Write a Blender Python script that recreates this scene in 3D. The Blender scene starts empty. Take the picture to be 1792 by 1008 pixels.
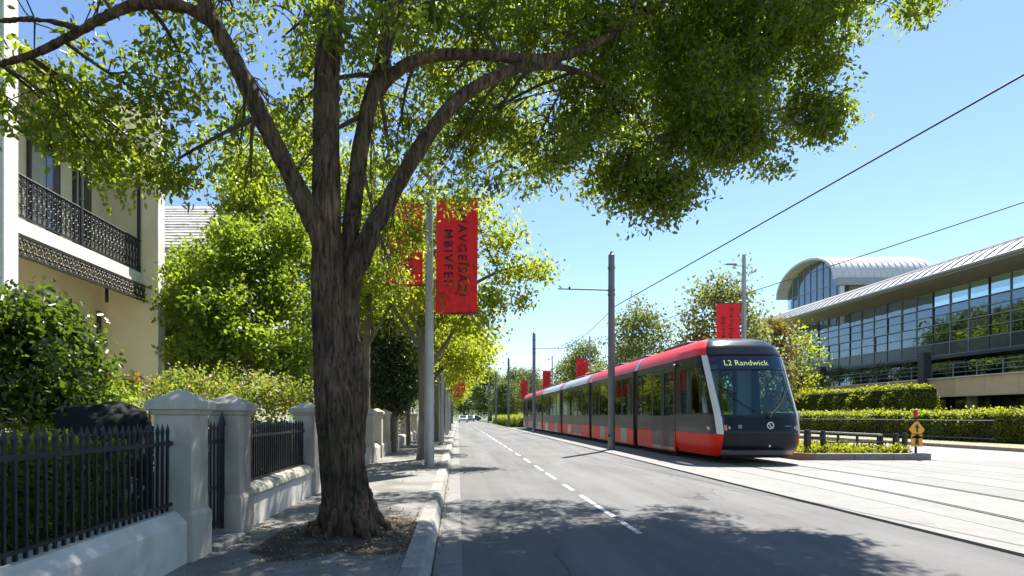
import bpy, bmesh, math, random
import numpy as np
from mathutils import Vector, Matrix, noise

SC = bpy.context.scene
COL = SC.collection
R = math.radians
random.seed(7)
RNG = np.random.default_rng(7)

# ------------------------------------------------------------------ camera
cd = bpy.data.cameras.new('camera')
cam = bpy.data.objects.new('camera', cd)
COL.objects.link(cam)
cam.location = (0, 0, 1.35)
cam.rotation_euler = (R(90), 0, 0)
cd.sensor_width = 36.0
cd.lens = 36.0 * 1000 / 1792
cd.shift_x = 94 / 1792
cd.shift_y = 224 / 1792
cd.clip_start = 0.05
cd.clip_end = 5000
SC.camera = cam

# ------------------------------------------------------------------ sky, sun, exposure
SUN_EL = 58.0
SUN_AZ = 33.0          # clockwise from the street axis (+Y)
w = bpy.data.worlds.new('World')
SC.world = w
w.use_nodes = True
nt = w.node_tree
sky = nt.nodes.new('ShaderNodeTexSky')
sky.sky_type = 'NISHITA'
sky.sun_disc = False
sky.sun_elevation = R(SUN_EL)
sky.sun_rotation = R(SUN_AZ)
sky.air_density = 1.0
sky.dust_density = 0.15
sky.ozone_density = 4.0
nt.links.new(sky.outputs[0], nt.nodes['Background'].inputs[0])
nt.nodes['Background'].inputs[1].default_value = 0.08
sd = bpy.data.lights.new('sun', 'SUN')
sd.energy = 5.0
sd.angle = R(0.53)
sd.color = (1.0, 0.95, 0.86)
sun = bpy.data.objects.new('sun', sd)
COL.objects.link(sun)
sv = Vector((math.sin(R(SUN_AZ)) * math.cos(R(SUN_EL)), math.cos(R(SUN_AZ)) * math.cos(R(SUN_EL)), math.sin(R(SUN_EL))))
sun.rotation_euler = sv.to_track_quat('Z', 'Y').to_euler()
sun.location = (0, 0, 40)
SC.view_settings.view_transform = 'Standard'
SC.view_settings.look = 'None'
SC.view_settings.exposure = 1.42
SC.view_settings.gamma = 1.0
SC.view_settings.use_curve_mapping = False
SC.cycles.use_denoising = True
SC.cycles.max_bounces = 7
SC.cycles.diffuse_bounces = 3
SC.cycles.glossy_bounces = 3
SC.cycles.transmission_bounces = 5
SC.cycles.transparent_max_bounces = 12
SC.cycles.caustics_reflective = False
SC.cycles.caustics_refractive = False
SC.cycles.sample_clamp_indirect = 8


def P(px, py, Y):
    """a point of the place, estimated from where it shows in the photograph and its distance"""
    return Vector(((px - 802) / 1000 * Y, Y, 1.35 - (py - 728) / 1000 * Y))


# ------------------------------------------------------------------ materials
def new_mat(name):
    m = bpy.data.materials.new(name)
    m.use_nodes = True
    n = m.node_tree
    b = n.nodes['Principled BSDF']
    return m, n, b


def ramp(n, cols, pos=None):
    r = n.nodes.new('ShaderNodeValToRGB')
    e = r.color_ramp.elements
    while len(e) < len(cols):
        e.new(0.5)
    for i, c in enumerate(cols):
        e[i].position = pos[i] if pos else i / (len(cols) - 1)
        e[i].color = (*c, 1)
    return r


def noise_mat(name, c1, c2, scale=8, rough=0.8, bump=0.2, bscale=60, metal=0, stretch=(1, 1, 1), detail=6,
              spec=0.5, coat=0, c3=None, scale3=0.7, f3=0.5, pieces=0.0):
    m, n, b = new_mat(name)
    L = n.links
    geo = n.nodes.new('ShaderNodeTexCoord')
    mp = n.nodes.new('ShaderNodeMapping')
    mp.inputs['Scale'].default_value = stretch
    L.new(geo.outputs['Object'], mp.inputs[0])
    t = n.nodes.new('ShaderNodeTexNoise')
    t.inputs['Scale'].default_value = scale
    t.inputs['Detail'].default_value = detail
    t.inputs['Roughness'].default_value = 0.65
    L.new(mp.outputs[0], t.inputs['Vector'])
    r = ramp(n, [c1, c2], [0.3, 0.7])
    L.new(t.outputs['Fac'], r.inputs[0])
    out = r.outputs[0]
    if c3:
        t3 = n.nodes.new('ShaderNodeTexNoise')
        t3.inputs['Scale'].default_value = scale3
        t3.inputs['Detail'].default_value = 5
        L.new(mp.outputs[0], t3.inputs['Vector'])
        r3 = ramp(n, [(0, 0, 0), (f3, f3, f3)], [0.45, 0.7])
        L.new(t3.outputs['Fac'], r3.inputs[0])
        mx = n.nodes.new('ShaderNodeMixRGB')
        L.new(r3.outputs[0], mx.inputs[0])
        L.new(out, mx.inputs[1])
        mx.inputs[2].default_value = (*c3, 1)
        out = mx.outputs[0]
    if pieces:
        oi = n.nodes.new('ShaderNodeObjectInfo')
        mr = n.nodes.new('ShaderNodeMapRange')
        mr.inputs['To Min'].default_value = 1 - pieces
        mr.inputs['To Max'].default_value = 1 + pieces
        L.new(oi.outputs['Random'], mr.inputs[0])
        hs = n.nodes.new('ShaderNodeHueSaturation')
        L.new(mr.outputs[0], hs.inputs['Value'])
        L.new(out, hs.inputs['Color'])
        out = hs.outputs[0]
    L.new(out, b.inputs['Base Color'])
    b.inputs['Roughness'].default_value = rough
    b.inputs['Metallic'].default_value = metal
    b.inputs['Specular IOR Level'].default_value = spec
    b.inputs['Coat Weight'].default_value = coat
    b.inputs['Coat Roughness'].default_value = 0.06
    if bump:
        t2 = n.nodes.new('ShaderNodeTexNoise')
        t2.inputs['Scale'].default_value = bscale
        t2.inputs['Detail'].default_value = 4
        L.new(mp.outputs[0], t2.inputs['Vector'])
        bp = n.nodes.new('ShaderNodeBump')
        bp.inputs['Strength'].default_value = bump
        bp.inputs['Distance'].default_value = 0.02
        L.new(t2.outputs['Fac'], bp.inputs['Height'])
        L.new(bp.outputs[0], b.inputs['Normal'])
    return m


def leaf_mat(name, dark, light, trans, tfac=0.45, rough=0.42, extra=None, ef=0.1):
    m, n, b = new_mat(name)
    L = n.links
    g = n.nodes.new('ShaderNodeNewGeometry')
    if extra:
        r = ramp(n, [dark, light, extra, extra], [0.0, 1 - ef, 1 - ef + 0.01, 1])
    else:
        r = ramp(n, [dark, light])
    L.new(g.outputs['Random Per Island'], r.inputs[0])
    L.new(r.outputs[0], b.inputs['Base Color'])
    b.inputs['Roughness'].default_value = rough
    b.inputs['Specular IOR Level'].default_value = 0.45
    tr = n.nodes.new('ShaderNodeBsdfTranslucent')
    mx = n.nodes.new('ShaderNodeMixRGB')
    mx.blend_type = 'MIX'
    mx.inputs[0].default_value = 0.8 if not extra else 0.6
    L.new(r.outputs[0], mx.inputs[1])
    mx.inputs[2].default_value = (*trans, 1)
    L.new(mx.outputs[0], tr.inputs[0])
    ms = n.nodes.new('ShaderNodeMixShader')
    ms.inputs[0].default_value = tfac
    L.new(b.outputs[0], ms.inputs[1])
    L.new(tr.outputs[0], ms.inputs[2])
    L.new(ms.outputs[0], n.nodes['Material Output'].inputs[0])
    return m


def glass_mat(name, tint, ior=1.5, rough=0.02, wave=0.0, refl=(0.9, 0.95, 0.97)):
    """thin pane: tinted see-through plus Fresnel reflection"""
    m, n, b = new_mat(name)
    n.nodes.remove(b)
    L = n.links
    tr = n.nodes.new('ShaderNodeBsdfTransparent')
    tr.inputs[0].default_value = (*tint, 1)
    gl = n.nodes.new('ShaderNodeBsdfGlossy')
    gl.inputs['Roughness'].default_value = rough
    gl.inputs['Color'].default_value = (*refl, 1)
    fr = n.nodes.new('ShaderNodeFresnel')
    fr.inputs[0].default_value = ior
    ms = n.nodes.new('ShaderNodeMixShader')
    gb = n.nodes.new('ShaderNodeNewGeometry')
    inv = n.nodes.new('ShaderNodeMath')
    inv.operation = 'SUBTRACT'
    inv.inputs[0].default_value = 1.0
    L.new(gb.outputs['Backfacing'], inv.inputs[1])
    mu = n.nodes.new('ShaderNodeMath')
    mu.operation = 'MULTIPLY'
    L.new(fr.outputs[0], mu.inputs[0])
    L.new(inv.outputs[0], mu.inputs[1])
    L.new(mu.outputs[0], ms.inputs[0])
    cm = n.nodes.new('ShaderNodeMixRGB')
    L.new(gb.outputs['Backfacing'], cm.inputs[0])
    cm.inputs[1].default_value = (*tint, 1)
    cm.inputs[2].default_value = (1, 1, 1, 1)
    L.new(cm.outputs[0], tr.inputs[0])
    L.new(tr.outputs[0], ms.inputs[1])
    L.new(gl.outputs[0], ms.inputs[2])
    L.new(ms.outputs[0], n.nodes['Material Output'].inputs[0])
    if wave:
        tc = n.nodes.new('ShaderNodeTexCoord')
        t = n.nodes.new('ShaderNodeTexNoise')
        t.inputs['Scale'].default_value = 0.9
        t.inputs['Detail'].default_value = 1
        geo = n.nodes.new('ShaderNodeNewGeometry')
        L.new(geo.outputs['Position'], t.inputs['Vector'])
        bp = n.nodes.new('ShaderNodeBump')
        bp.inputs['Strength'].default_value = wave
        bp.inputs['Distance'].default_value = 0.05
        L.new(t.outputs['Fac'], bp.inputs['Height'])
        L.new(bp.outputs[0], gl.inputs['Normal'])
    return m


def emit_mat(name, col, s):
    m, n, b = new_mat(name)
    b.inputs['Base Color'].default_value = (*col, 1)
    b.inputs['Emission Color'].default_value = (*col, 1)
    b.inputs['Emission Strength'].default_value = s
    return m


M = {}
M['asphalt'] = noise_mat('asphalt', (0.135, 0.135, 0.138), (0.20, 0.20, 0.202), 55, 0.9, 0.5, 160, c3=(0.25, 0.245, 0.235), scale3=0.35, f3=0.6, spec=0.25)


def asphalt_material():
    m, n, b = new_mat('worn_asphalt')
    L = n.links
    g = n.nodes.new('ShaderNodeNewGeometry')

    def tex(scale, stretch, detail, rough=.6, dist=0.0):
        mp = n.nodes.new('ShaderNodeMapping')
        mp.inputs['Scale'].default_value = stretch
        L.new(g.outputs['Position'], mp.inputs[0])
        t = n.nodes.new('ShaderNodeTexNoise')
        t.inputs['Scale'].default_value = scale
        t.inputs['Detail'].default_value = detail
        t.inputs['Roughness'].default_value = rough
        t.inputs['Distortion'].default_value = dist
        L.new(mp.outputs[0], t.inputs['Vector'])
        return t.outputs['Fac']

    def mixc(fac, a, col, mode='MIX', amt=None):
        mx = n.nodes.new('ShaderNodeMixRGB')
        mx.blend_type = mode
        if fac is None:
            mx.inputs[0].default_value = amt
        else:
            L.new(fac, mx.inputs[0])
        L.new(a, mx.inputs[1])
        if isinstance(col, tuple):
            mx.inputs[2].default_value = (*col, 1)
        else:
            L.new(col, mx.inputs[2])
        return mx.outputs[0]

    def rmp(x, c, p):
        r = ramp(n, c, p)
        L.new(x, r.inputs[0])
        return r.outputs[0]
    fine = tex(120, (1, 1, 1), 4, .8)
    col = rmp(fine, [(.09, .09, .092), (.152, .152, .153), (.27, .268, .262)], [.33, .52, .74])
    track = rmp(tex(1.15, (1, .035, 1), 4), [(.80, .80, .81), (1.14, 1.13, 1.11)], [.36, .64])
    col = mixc(None, col, track, 'MULTIPLY', 1.0)
    blot = rmp(tex(.55, (1, .45, 1), 6, .7, .8), [(.86, .86, .87), (1.1, 1.095, 1.08)], [.38, .62])
    col = mixc(None, col, blot, 'MULTIPLY', 1.0)
    oil = rmp(tex(1.7, (1, .5, 1), 5, .6, .4), [(0, 0, 0), (.5, .5, .5)], [.63, .75])
    col = mixc(oil, col, (.075, .074, .074))
    # cracks sealed with bitumen here and there
    mp = n.nodes.new('ShaderNodeMapping')
    mp.inputs['Scale'].default_value = (.42, .16, 1)
    L.new(g.outputs['Position'], mp.inputs[0])
    wob = n.nodes.new('ShaderNodeTexNoise')
    wob.inputs['Scale'].default_value = 3.5
    wob.inputs['Detail'].default_value = 5
    L.new(mp.outputs[0], wob.inputs['Vector'])
    add = n.nodes.new('ShaderNodeMixRGB')
    add.blend_type = 'ADD'
    add.inputs[0].default_value = .55
    L.new(mp.outputs[0], add.inputs[1])
    L.new(wob.outputs['Color'], add.inputs[2])
    v = n.nodes.new('ShaderNodeTexVoronoi')
    v.voronoi_dimensions = '2D'
    v.feature = 'DISTANCE_TO_EDGE'
    v.inputs['Scale'].default_value = 1.0
    L.new(add.outputs[0], v.inputs['Vector'])
    line = rmp(v.outputs['Distance'], [(.75, .75, .75), (0, 0, 0)], [.0025, .007])
    msk = rmp(tex(.28, (1, 1, 1), 2), [(0, 0, 0), (1, 1, 1)], [.47, .56])
    line = mixc(None, line, msk, 'MULTIPLY', 1.0)
    col = mixc(line, col, (.04, .04, .042))
    L.new(col, b.inputs['Base Color'])
    b.inputs['Roughness'].default_value = .88
    b.inputs['Specular IOR Level'].default_value = .25
    bp = n.nodes.new('ShaderNodeBump')
    bp.inputs['Strength'].default_value = .5
    bp.inputs['Distance'].default_value = .02
    L.new(fine, bp.inputs['Height'])
    L.new(bp.outputs[0], b.inputs['Normal'])
    return m


M['asphalt'] = asphalt_material()
M['asphalt_old'] = noise_mat('asphalt_old', (0.20, 0.20, 0.20), (0.30, 0.295, 0.29), 40, 0.9, 0.4, 140, spec=0.25)
M['footpath'] = noise_mat('footpath_asphalt', (0.19, 0.185, 0.172), (0.30, 0.29, 0.27), 45, 0.92, 0.5, 150, c3=(0.10, 0.095, 0.085), scale3=1.3, f3=0.7, spec=0.2)
M['concrete'] = noise_mat('concrete_kerb', (0.22, 0.212, 0.195), (0.34, 0.33, 0.305), 14, 0.85, 0.3, 90, c3=(0.15, 0.135, 0.115), scale3=2.2, f3=0.6, pieces=0.14)
M['slab'] = noise_mat('track_slab_concrete', (0.165, 0.161, 0.154), (0.208, 0.204, 0.196), 9, 0.8, 0.2, 120, c3=(0.15, 0.145, 0.136), scale3=1.6, f3=0.6, pieces=0.09)
M['joint'] = noise_mat('joint_grit', (0.05, 0.048, 0.045), (0.09, 0.085, 0.08), 30, 0.95, 0.3, 80)
M['soil'] = noise_mat('soil', (0.025, 0.018, 0.012), (0.07, 0.052, 0.034), 18, 0.95, 0.9, 35, c3=(0.13, 0.11, 0.075), scale3=4, f3=0.7)
M['lawn'] = noise_mat('lawn', (0.04, 0.07, 0.015), (0.10, 0.14, 0.03), 6, 0.95, 0.6, 60, c3=(0.15, 0.15, 0.06), scale3=0.4, f3=0.6)
M['verge'] = noise_mat('dry_verge', (0.16, 0.17, 0.08), (0.30, 0.29, 0.18), 3, 0.95, 0.6, 50)
M['paint'] = noise_mat('road_paint', (0.52, 0.52, 0.50), (0.80, 0.80, 0.78), 30, 0.7, 0.2, 120, c3=(0.24, 0.24, 0.235), scale3=5, f3=0.75)
M['render'] = noise_mat('grey_cream_render', (0.40, 0.375, 0.30), (0.52, 0.49, 0.40), 5, 0.85, 0.25, 70, c3=(0.20, 0.185, 0.15), scale3=3.2, f3=0.65, stretch=(1, 1, .35))
M['lowwall'] = noise_mat('pale_painted_wall', (0.52, 0.50, 0.44), (0.62, 0.60, 0.535), 4, 0.8, 0.25, 60, c3=(0.30, 0.29, 0.26), scale3=2.2, f3=0.55)
M['sandst'] = noise_mat('sandstone_wall', (0.40, 0.37, 0.31), (0.52, 0.48, 0.40), 4, 0.85, 0.3, 60, c3=(0.25, 0.22, 0.18), scale3=2.0, f3=0.55)
M['bounce_paving'] = noise_mat('pale_bounce_paving', (0.60, 0.57, 0.50), (0.70, 0.67, 0.60), 3, 0.8, 0.2, 50)
M['iron'] = noise_mat('black_iron', (0.007, 0.008, 0.010), (0.016, 0.018, 0.021), 25, 0.5, 0.15, 120, spec=0.5)
M['cream'] = noise_mat('cream_stucco', (0.78, 0.70, 0.47), (0.85, 0.77, 0.54), 2.2, 0.8, 0.15, 60, c3=(0.66, 0.58, 0.38), scale3=1.2, f3=0.5)
M['white_stucco'] = noise_mat('white_stucco', (0.72, 0.72, 0.67), (0.82, 0.82, 0.77), 6, 0.8, 0.3, 50, c3=(0.45, 0.44, 0.39), scale3=3.5, f3=0.5, stretch=(1, 1, 0.4))
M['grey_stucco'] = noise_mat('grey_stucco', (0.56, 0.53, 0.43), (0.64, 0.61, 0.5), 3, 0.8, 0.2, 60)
M['dark_wood'] = noise_mat('dark_wood', (0.02, 0.022, 0.018), (0.045, 0.045, 0.035), 12, 0.5, 0.1, 60)
M['pale_paint'] = noise_mat('pale_door_paint', (0.36, 0.36, 0.29), (0.44, 0.43, 0.35), 6, 0.5, 0.1, 60)
M['tile'] = noise_mat('pale_weathered_shingle', (0.34, 0.31, 0.28), (0.56, 0.53, 0.50), 3, 0.9, 0.4, 40, pieces=0.2)
M['sheet'] = noise_mat('corrugated_roof_paint', (0.28, 0.27, 0.25), (0.40, 0.39, 0.37), 3, 0.5, 0.1, 60)
M['bark'] = None
M['bark_pale'] = noise_mat('pale_bark', (0.10, 0.082, 0.062), (0.24, 0.205, 0.16), 9, 0.9, 0.6, 25, stretch=(1, 1, 0.25), c3=(0.07, 0.06, 0.045), scale3=3, f3=0.6)
M['twig'] = noise_mat('twig_bark', (0.05, 0.04, 0.03), (0.10, 0.082, 0.06), 9, 0.9, 0.4, 30)
M['galv'] = noise_mat('galvanised_steel', (0.33, 0.34, 0.35), (0.43, 0.44, 0.45), 6, 0.45, 0.08, 60, metal=0.35, stretch=(1, 1, 0.3), c3=(0.26, 0.25, 0.23), scale3=2, f3=0.5)
M['pole_grey'] = noise_mat('grey_pole_paint', (0.15, 0.16, 0.165), (0.21, 0.22, 0.225), 5, 0.5, 0.1, 60, stretch=(1, 1, 0.2))
M['steel'] = noise_mat('rail_steel', (0.10, 0.095, 0.09), (0.20, 0.19, 0.18), 14, 0.35, 0.1, 60, metal=0.8)
M['wire'] = noise_mat('cable_black', (0.02, 0.02, 0.02), (0.03, 0.03, 0.03), 10, 0.6, 0)
M['banner'] = noise_mat('red_banner_cloth', (0.62, 0.012, 0.022), (0.72, 0.025, 0.032), 5, 0.75, 0.12, 30)
_n = M['banner'].node_tree
_t = _n.nodes.new('ShaderNodeBsdfTranslucent')
_t.inputs[0].default_value = (0.75, 0.02, 0.03, 1)
_m = _n.nodes.new('ShaderNodeMixShader')
_m.inputs[0].default_value = 0.06
_n.links.new(_n.nodes['Principled BSDF'].outputs[0], _m.inputs[1])
_n.links.new(_t.outputs[0], _m.inputs[2])
_n.links.new(_m.outputs[0], _n.nodes['Material Output'].inputs[0])
M['banner_ink'] = noise_mat('purple_banner_ink', (0.07, 0.02, 0.13), (0.14, 0.04, 0.18), 14, 0.7, 0)
M['banner_trim'] = noise_mat('orange_banner_ink', (0.62, 0.13, 0.03), (0.70, 0.20, 0.05), 14, 0.7, 0)
M['tram_red'] = noise_mat('tram_red_paint', (0.76, 0.018, 0.007), (0.80, 0.022, 0.009), 2, 0.42, 0, coat=0.1, spec=0.2)
M['tram_red_matte'] = noise_mat('tram_red_panel', (0.66, 0.028, 0.014), (0.72, 0.04, 0.02), 2, 0.42, 0, coat=0.08, spec=0.2)
M['tram_black'] = noise_mat('tram_black_gloss', (0.011, 0.013, 0.018), (0.014, 0.016, 0.021), 2, 0.3, 0, coat=0.12, spec=0.18)
M['tram_navy'] = noise_mat('tram_roof_navy', (0.012, 0.015, 0.023), (0.017, 0.021, 0.03), 2, 0.22, 0, coat=0.15, spec=0.25)
M['tram_grey'] = noise_mat('tram_dark_grey', (0.034, 0.036, 0.038), (0.046, 0.048, 0.05), 2, 0.4, 0, coat=0.2, spec=0.35)
M['tram_mid'] = noise_mat('tram_mid_grey', (0.14, 0.145, 0.145), (0.18, 0.185, 0.185), 2, 0.35, 0, coat=0.4)
M['tram_silver'] = noise_mat('tram_silver', (0.70, 0.70, 0.69), (0.78, 0.78, 0.77), 2, 0.35, 0, metal=0.1, coat=0.3)
M['tram_roof_grey'] = noise_mat('tram_roof_pale', (0.40, 0.39, 0.34), (0.47, 0.46, 0.41), 2, 0.4, 0, coat=0.4)
M['tram_white'] = noise_mat('tram_white_panel', (0.27, 0.255, 0.235), (0.33, 0.315, 0.29), 2, 0.4, 0, coat=0.1, spec=.25)
M['rubber'] = noise_mat('rubber', (0.014, 0.014, 0.015), (0.025, 0.025, 0.026), 20, 0.7, 0.1, 60)
M['under'] = noise_mat('underframe', (0.012, 0.012, 0.012), (0.03, 0.028, 0.026), 8, 0.8, 0.2, 40)
M['cabin'] = noise_mat('cabin_lining', (0.30, 0.31, 0.30), (0.38, 0.39, 0.38), 3, 0.6, 0)
M['seat'] = noise_mat('seat_cloth', (0.05, 0.10, 0.09), (0.10, 0.16, 0.14), 20, 0.8, 0.1, 60)
M['dash'] = noise_mat('dashboard', (0.16, 0.34, 0.38), (0.22, 0.42, 0.46), 4, 0.6, 0)
M['yellow_bar'] = noise_mat('yellow_handrail', (0.60, 0.50, 0.05), (0.66, 0.55, 0.06), 4, 0.4, 0)
M['tram_glass'] = glass_mat('tram_window_glass', (0.34, 0.44, 0.40), 1.5)
M['windscreen'] = glass_mat('tram_windscreen_glass', (0.48, 0.72, 0.76), 1.85, refl=(0.75, 0.95, 1.0))
M['lens'] = noise_mat('lamp_lens', (0.55, 0.52, 0.48), (0.65, 0.62, 0.58), 10, 0.1, 0, coat=1)
M['amber'] = noise_mat('amber_lens', (0.65, 0.22, 0.10), (0.72, 0.30, 0.15), 10, 0.15, 0, coat=1)
M['led'] = emit_mat('amber_led_text', (1.0, 0.72, 0.25), 0.55)
M['emblem'] = noise_mat('white_emblem', (0.72, 0.74, 0.76), (0.8, 0.82, 0.84), 5, 0.4, 0)
M['curtain'] = glass_mat('curtain_wall_glass', (0.36, 0.48, 0.52), 2.9, 0.01, wave=0.22, refl=(0.70, 0.86, 1.0))
M['mullion'] = noise_mat('grey_mullion', (0.26, 0.28, 0.29), (0.34, 0.36, 0.37), 3, 0.4, 0, metal=0.3)
M['mullion_dark'] = noise_mat('dark_mullion', (0.05, 0.055, 0.06), (0.08, 0.085, 0.09), 3, 0.4, 0, metal=0.3)
M['spandrel'] = noise_mat('spandrel_panel', (0.05, 0.065, 0.08), (0.08, 0.095, 0.11), 3, 0.12, 0, pieces=0.15)
M['roof_metal'] = noise_mat('standing_seam_roof', (0.33, 0.33, 0.34), (0.43, 0.43, 0.44), 1.2, 0.45, 0, metal=0.2, c3=(0.27, 0.27, 0.27), scale3=0.4, f3=0.5)
M['roof_pale'] = noise_mat('pale_vault_roof', (0.60, 0.59, 0.57), (0.70, 0.69, 0.67), 1.2, 0.5, 0)
M['soffit'] = noise_mat('soffit_timber_grey', (0.30, 0.28, 0.235), (0.38, 0.355, 0.30), 2, 0.6, 0, stretch=(1, 0.1, 1))
M['terrace'] = noise_mat('tan_terrace_stone', (0.74, 0.48, 0.25), (0.80, 0.54, 0.30), 1.5, 0.8, 0.1, 30, c3=(0.36, 0.26, 0.18), scale3=0.5, f3=0.5, pieces=0.08)
M['dark_in'] = noise_mat('dark_interior', (0.03, 0.03, 0.03), (0.06, 0.06, 0.06), 1, 0.9, 0)
M['room'] = noise_mat('interior_lining', (0.16, 0.16, 0.15), (0.26, 0.25, 0.23), 0.5, 0.9, 0)
M['sign_yellow'] = noise_mat('yellow_sign_sheet', (0.82, 0.36, 0.01), (0.86, 0.42, 0.015), 6, 0.45, 0)
M['sign_red'] = noise_mat('red_sign_enamel', (0.60, 0.03, 0.02), (0.66, 0.05, 0.03), 6, 0.45, 0)
M['black_ink'] = noise_mat('black_ink', (0.012, 0.012, 0.012), (0.02, 0.02, 0.02), 6, 0.6, 0)
M['rust_kerb'] = noise_mat('weathered_kerb', (0.20, 0.18, 0.16), (0.34, 0.31, 0.28), 5, 0.9, 0.3, 50, c3=(0.30, 0.20, 0.12), scale3=1.1, f3=0.5)
M['boulder'] = noise_mat('dark_boulder', (0.005, 0.007, 0.007), (0.014, 0.019, 0.018), 4, 0.75, 0.7, 9, spec=0.15)
M['hill'] = noise_mat('wooded_hill', (0.05, 0.075, 0.045), (0.09, 0.12, 0.07), 0.03, 0.95, 0)
M['carwhite'] = noise_mat('car_white', (0.62, 0.63, 0.64), (0.68, 0.69, 0.7), 3, 0.3, 0, coat=0.8)
M['cargrey'] = noise_mat('car_grey', (0.16, 0.18, 0.20), (0.2, 0.22, 0.24), 3, 0.3, 0, metal=0.5, coat=0.8)
M['carblue'] = noise_mat('car_blue', (0.05, 0.09, 0.16), (0.07, 0.11, 0.19), 3, 0.3, 0, coat=0.8)
M['car_glass'] = noise_mat('car_glass', (0.02, 0.025, 0.03), (0.03, 0.035, 0.04), 3, 0.06, 0, coat=1)
M['litter'] = leaf_mat('dry_leaf', (0.10, 0.065, 0.03), (0.36, 0.27, 0.14), (0.3, 0.2, 0.08), 0.1, 0.8)
# foliage
M['leaf_main'] = leaf_mat('leaf_street_tree', (0.04, 0.068, 0.010), (0.11, 0.15, 0.020), (0.46, 0.58, 0.025), 0.48, 0.38)
M['leaf_street'] = leaf_mat('leaf_plane', (0.07, 0.11, 0.012), (0.13, 0.18, 0.02), (0.58, 0.66, 0.03), 0.55, 0.5)
M['leaf_garden'] = leaf_mat('leaf_garden', (0.035, 0.07, 0.008), (0.14, 0.20, 0.018), (0.44, 0.58, 0.03), 0.48, 0.5)
M['leaf_dark'] = leaf_mat('leaf_dark', (0.018, 0.036, 0.010), (0.045, 0.07, 0.016), (0.10, 0.17, 0.02), 0.3, 0.35)
M['leaf_gloss'] = leaf_mat('leaf_gloss', (0.028, 0.055, 0.010), (0.06, 0.095, 0.018), (0.22, 0.34, 0.02), 0.33, 0.28)
M['leaf_hedge'] = leaf_mat('leaf_hedge', (0.095, 0.13, 0.008), (0.16, 0.20, 0.012), (0.55, 0.60, 0.02), 0.45, 0.5)
M['leaf_olive'] = leaf_mat('leaf_olive', (0.07, 0.095, 0.025), (0.13, 0.155, 0.045), (0.34, 0.40, 0.07), 0.42, 0.55)
M['leaf_far'] = leaf_mat('leaf_far', (0.06, 0.085, 0.025), (0.12, 0.15, 0.05), (0.30, 0.38, 0.06), 0.4, 0.6)
M['leaf_flower'] = leaf_mat('leaf_and_petals', (0.06, 0.11, 0.012), (0.13, 0.19, 0.025), (0.50, 0.60, 0.05), 0.45, 0.5, (0.55, 0.20, 0.18), 0.10)
M['leaf_red'] = leaf_mat('leaf_reddening', (0.07, 0.09, 0.02), (0.13, 0.14, 0.03), (0.36, 0.36, 0.05), 0.42, 0.5, (0.28, 0.05, 0.03), 0.35)
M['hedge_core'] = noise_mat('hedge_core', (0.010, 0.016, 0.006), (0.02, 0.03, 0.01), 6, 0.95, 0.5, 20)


def bark_material():
    m, n, b = new_mat('fissured_bark')
    L = n.links
    tc = n.nodes.new('ShaderNodeTexCoord')
    mp = n.nodes.new('ShaderNodeMapping')
    mp.inputs['Scale'].default_value = (1, 1, 0.16)
    L.new(tc.outputs['Object'], mp.inputs[0])
    t = n.nodes.new('ShaderNodeTexNoise')
    t.inputs['Scale'].default_value = 26
    t.inputs['Detail'].default_value = 8
    t.inputs['Roughness'].default_value = 0.7
    t.inputs['Distortion'].default_value = 0.6
    L.new(mp.outputs[0], t.inputs['Vector'])
    t2 = n.nodes.new('ShaderNodeTexNoise')
    t2.inputs['Scale'].default_value = 2.2
    t2.inputs['Detail'].default_value = 5
    L.new(tc.outputs['Object'], t2.inputs['Vector'])
    r = ramp(n, [(0.018, 0.012, 0.008), (0.095, 0.066, 0.043), (0.21, 0.15, 0.104)], [0.36, 0.5, 0.66])
    L.new(t.outputs['Fac'], r.inputs[0])
    r2 = ramp(n, [(0.55, 0.56, 0.58), (1.15, 1.08, 0.98)], [0.35, 0.65])
    L.new(t2.outputs['Fac'], r2.inputs[0])
    mx = n.nodes.new('ShaderNodeMixRGB')
    mx.blend_type = 'MULTIPLY'
    mx.inputs[0].default_value = 1
    L.new(r.outputs[0], mx.inputs[1])
    L.new(r2.outputs[0], mx.inputs[2])
    # moss on some faces
    t3 = n.nodes.new('ShaderNodeTexNoise')
    t3.inputs['Scale'].default_value = 3.1
    t3.inputs['Detail'].default_value = 7
    L.new(tc.outputs['Object'], t3.inputs['Vector'])
    r3 = ramp(n, [(0, 0, 0), (0.4, 0.4, 0.4)], [0.58, 0.70])
    L.new(t3.outputs['Fac'], r3.inputs[0])
    mm = n.nodes.new('ShaderNodeMixRGB')
    L.new(r3.outputs[0], mm.inputs[0])
    L.new(mx.outputs[0], mm.inputs[1])
    mm.inputs[2].default_value = (0.075, 0.080, 0.030, 1)
    L.new(mm.outputs[0], b.inputs['Base Color'])
    b.inputs['Roughness'].default_value = 0.92
    b.inputs['Specular IOR Level'].default_value = 0.2
    bp = n.nodes.new('ShaderNodeBump')
    bp.inputs['Strength'].default_value = 0.9
    bp.inputs['Distance'].default_value = 0.03
    L.new(t.outputs['Fac'], bp.inputs['Height'])
    L.new(bp.outputs[0], b.inputs['Normal'])
    return m


M['bark'] = bark_material()


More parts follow.
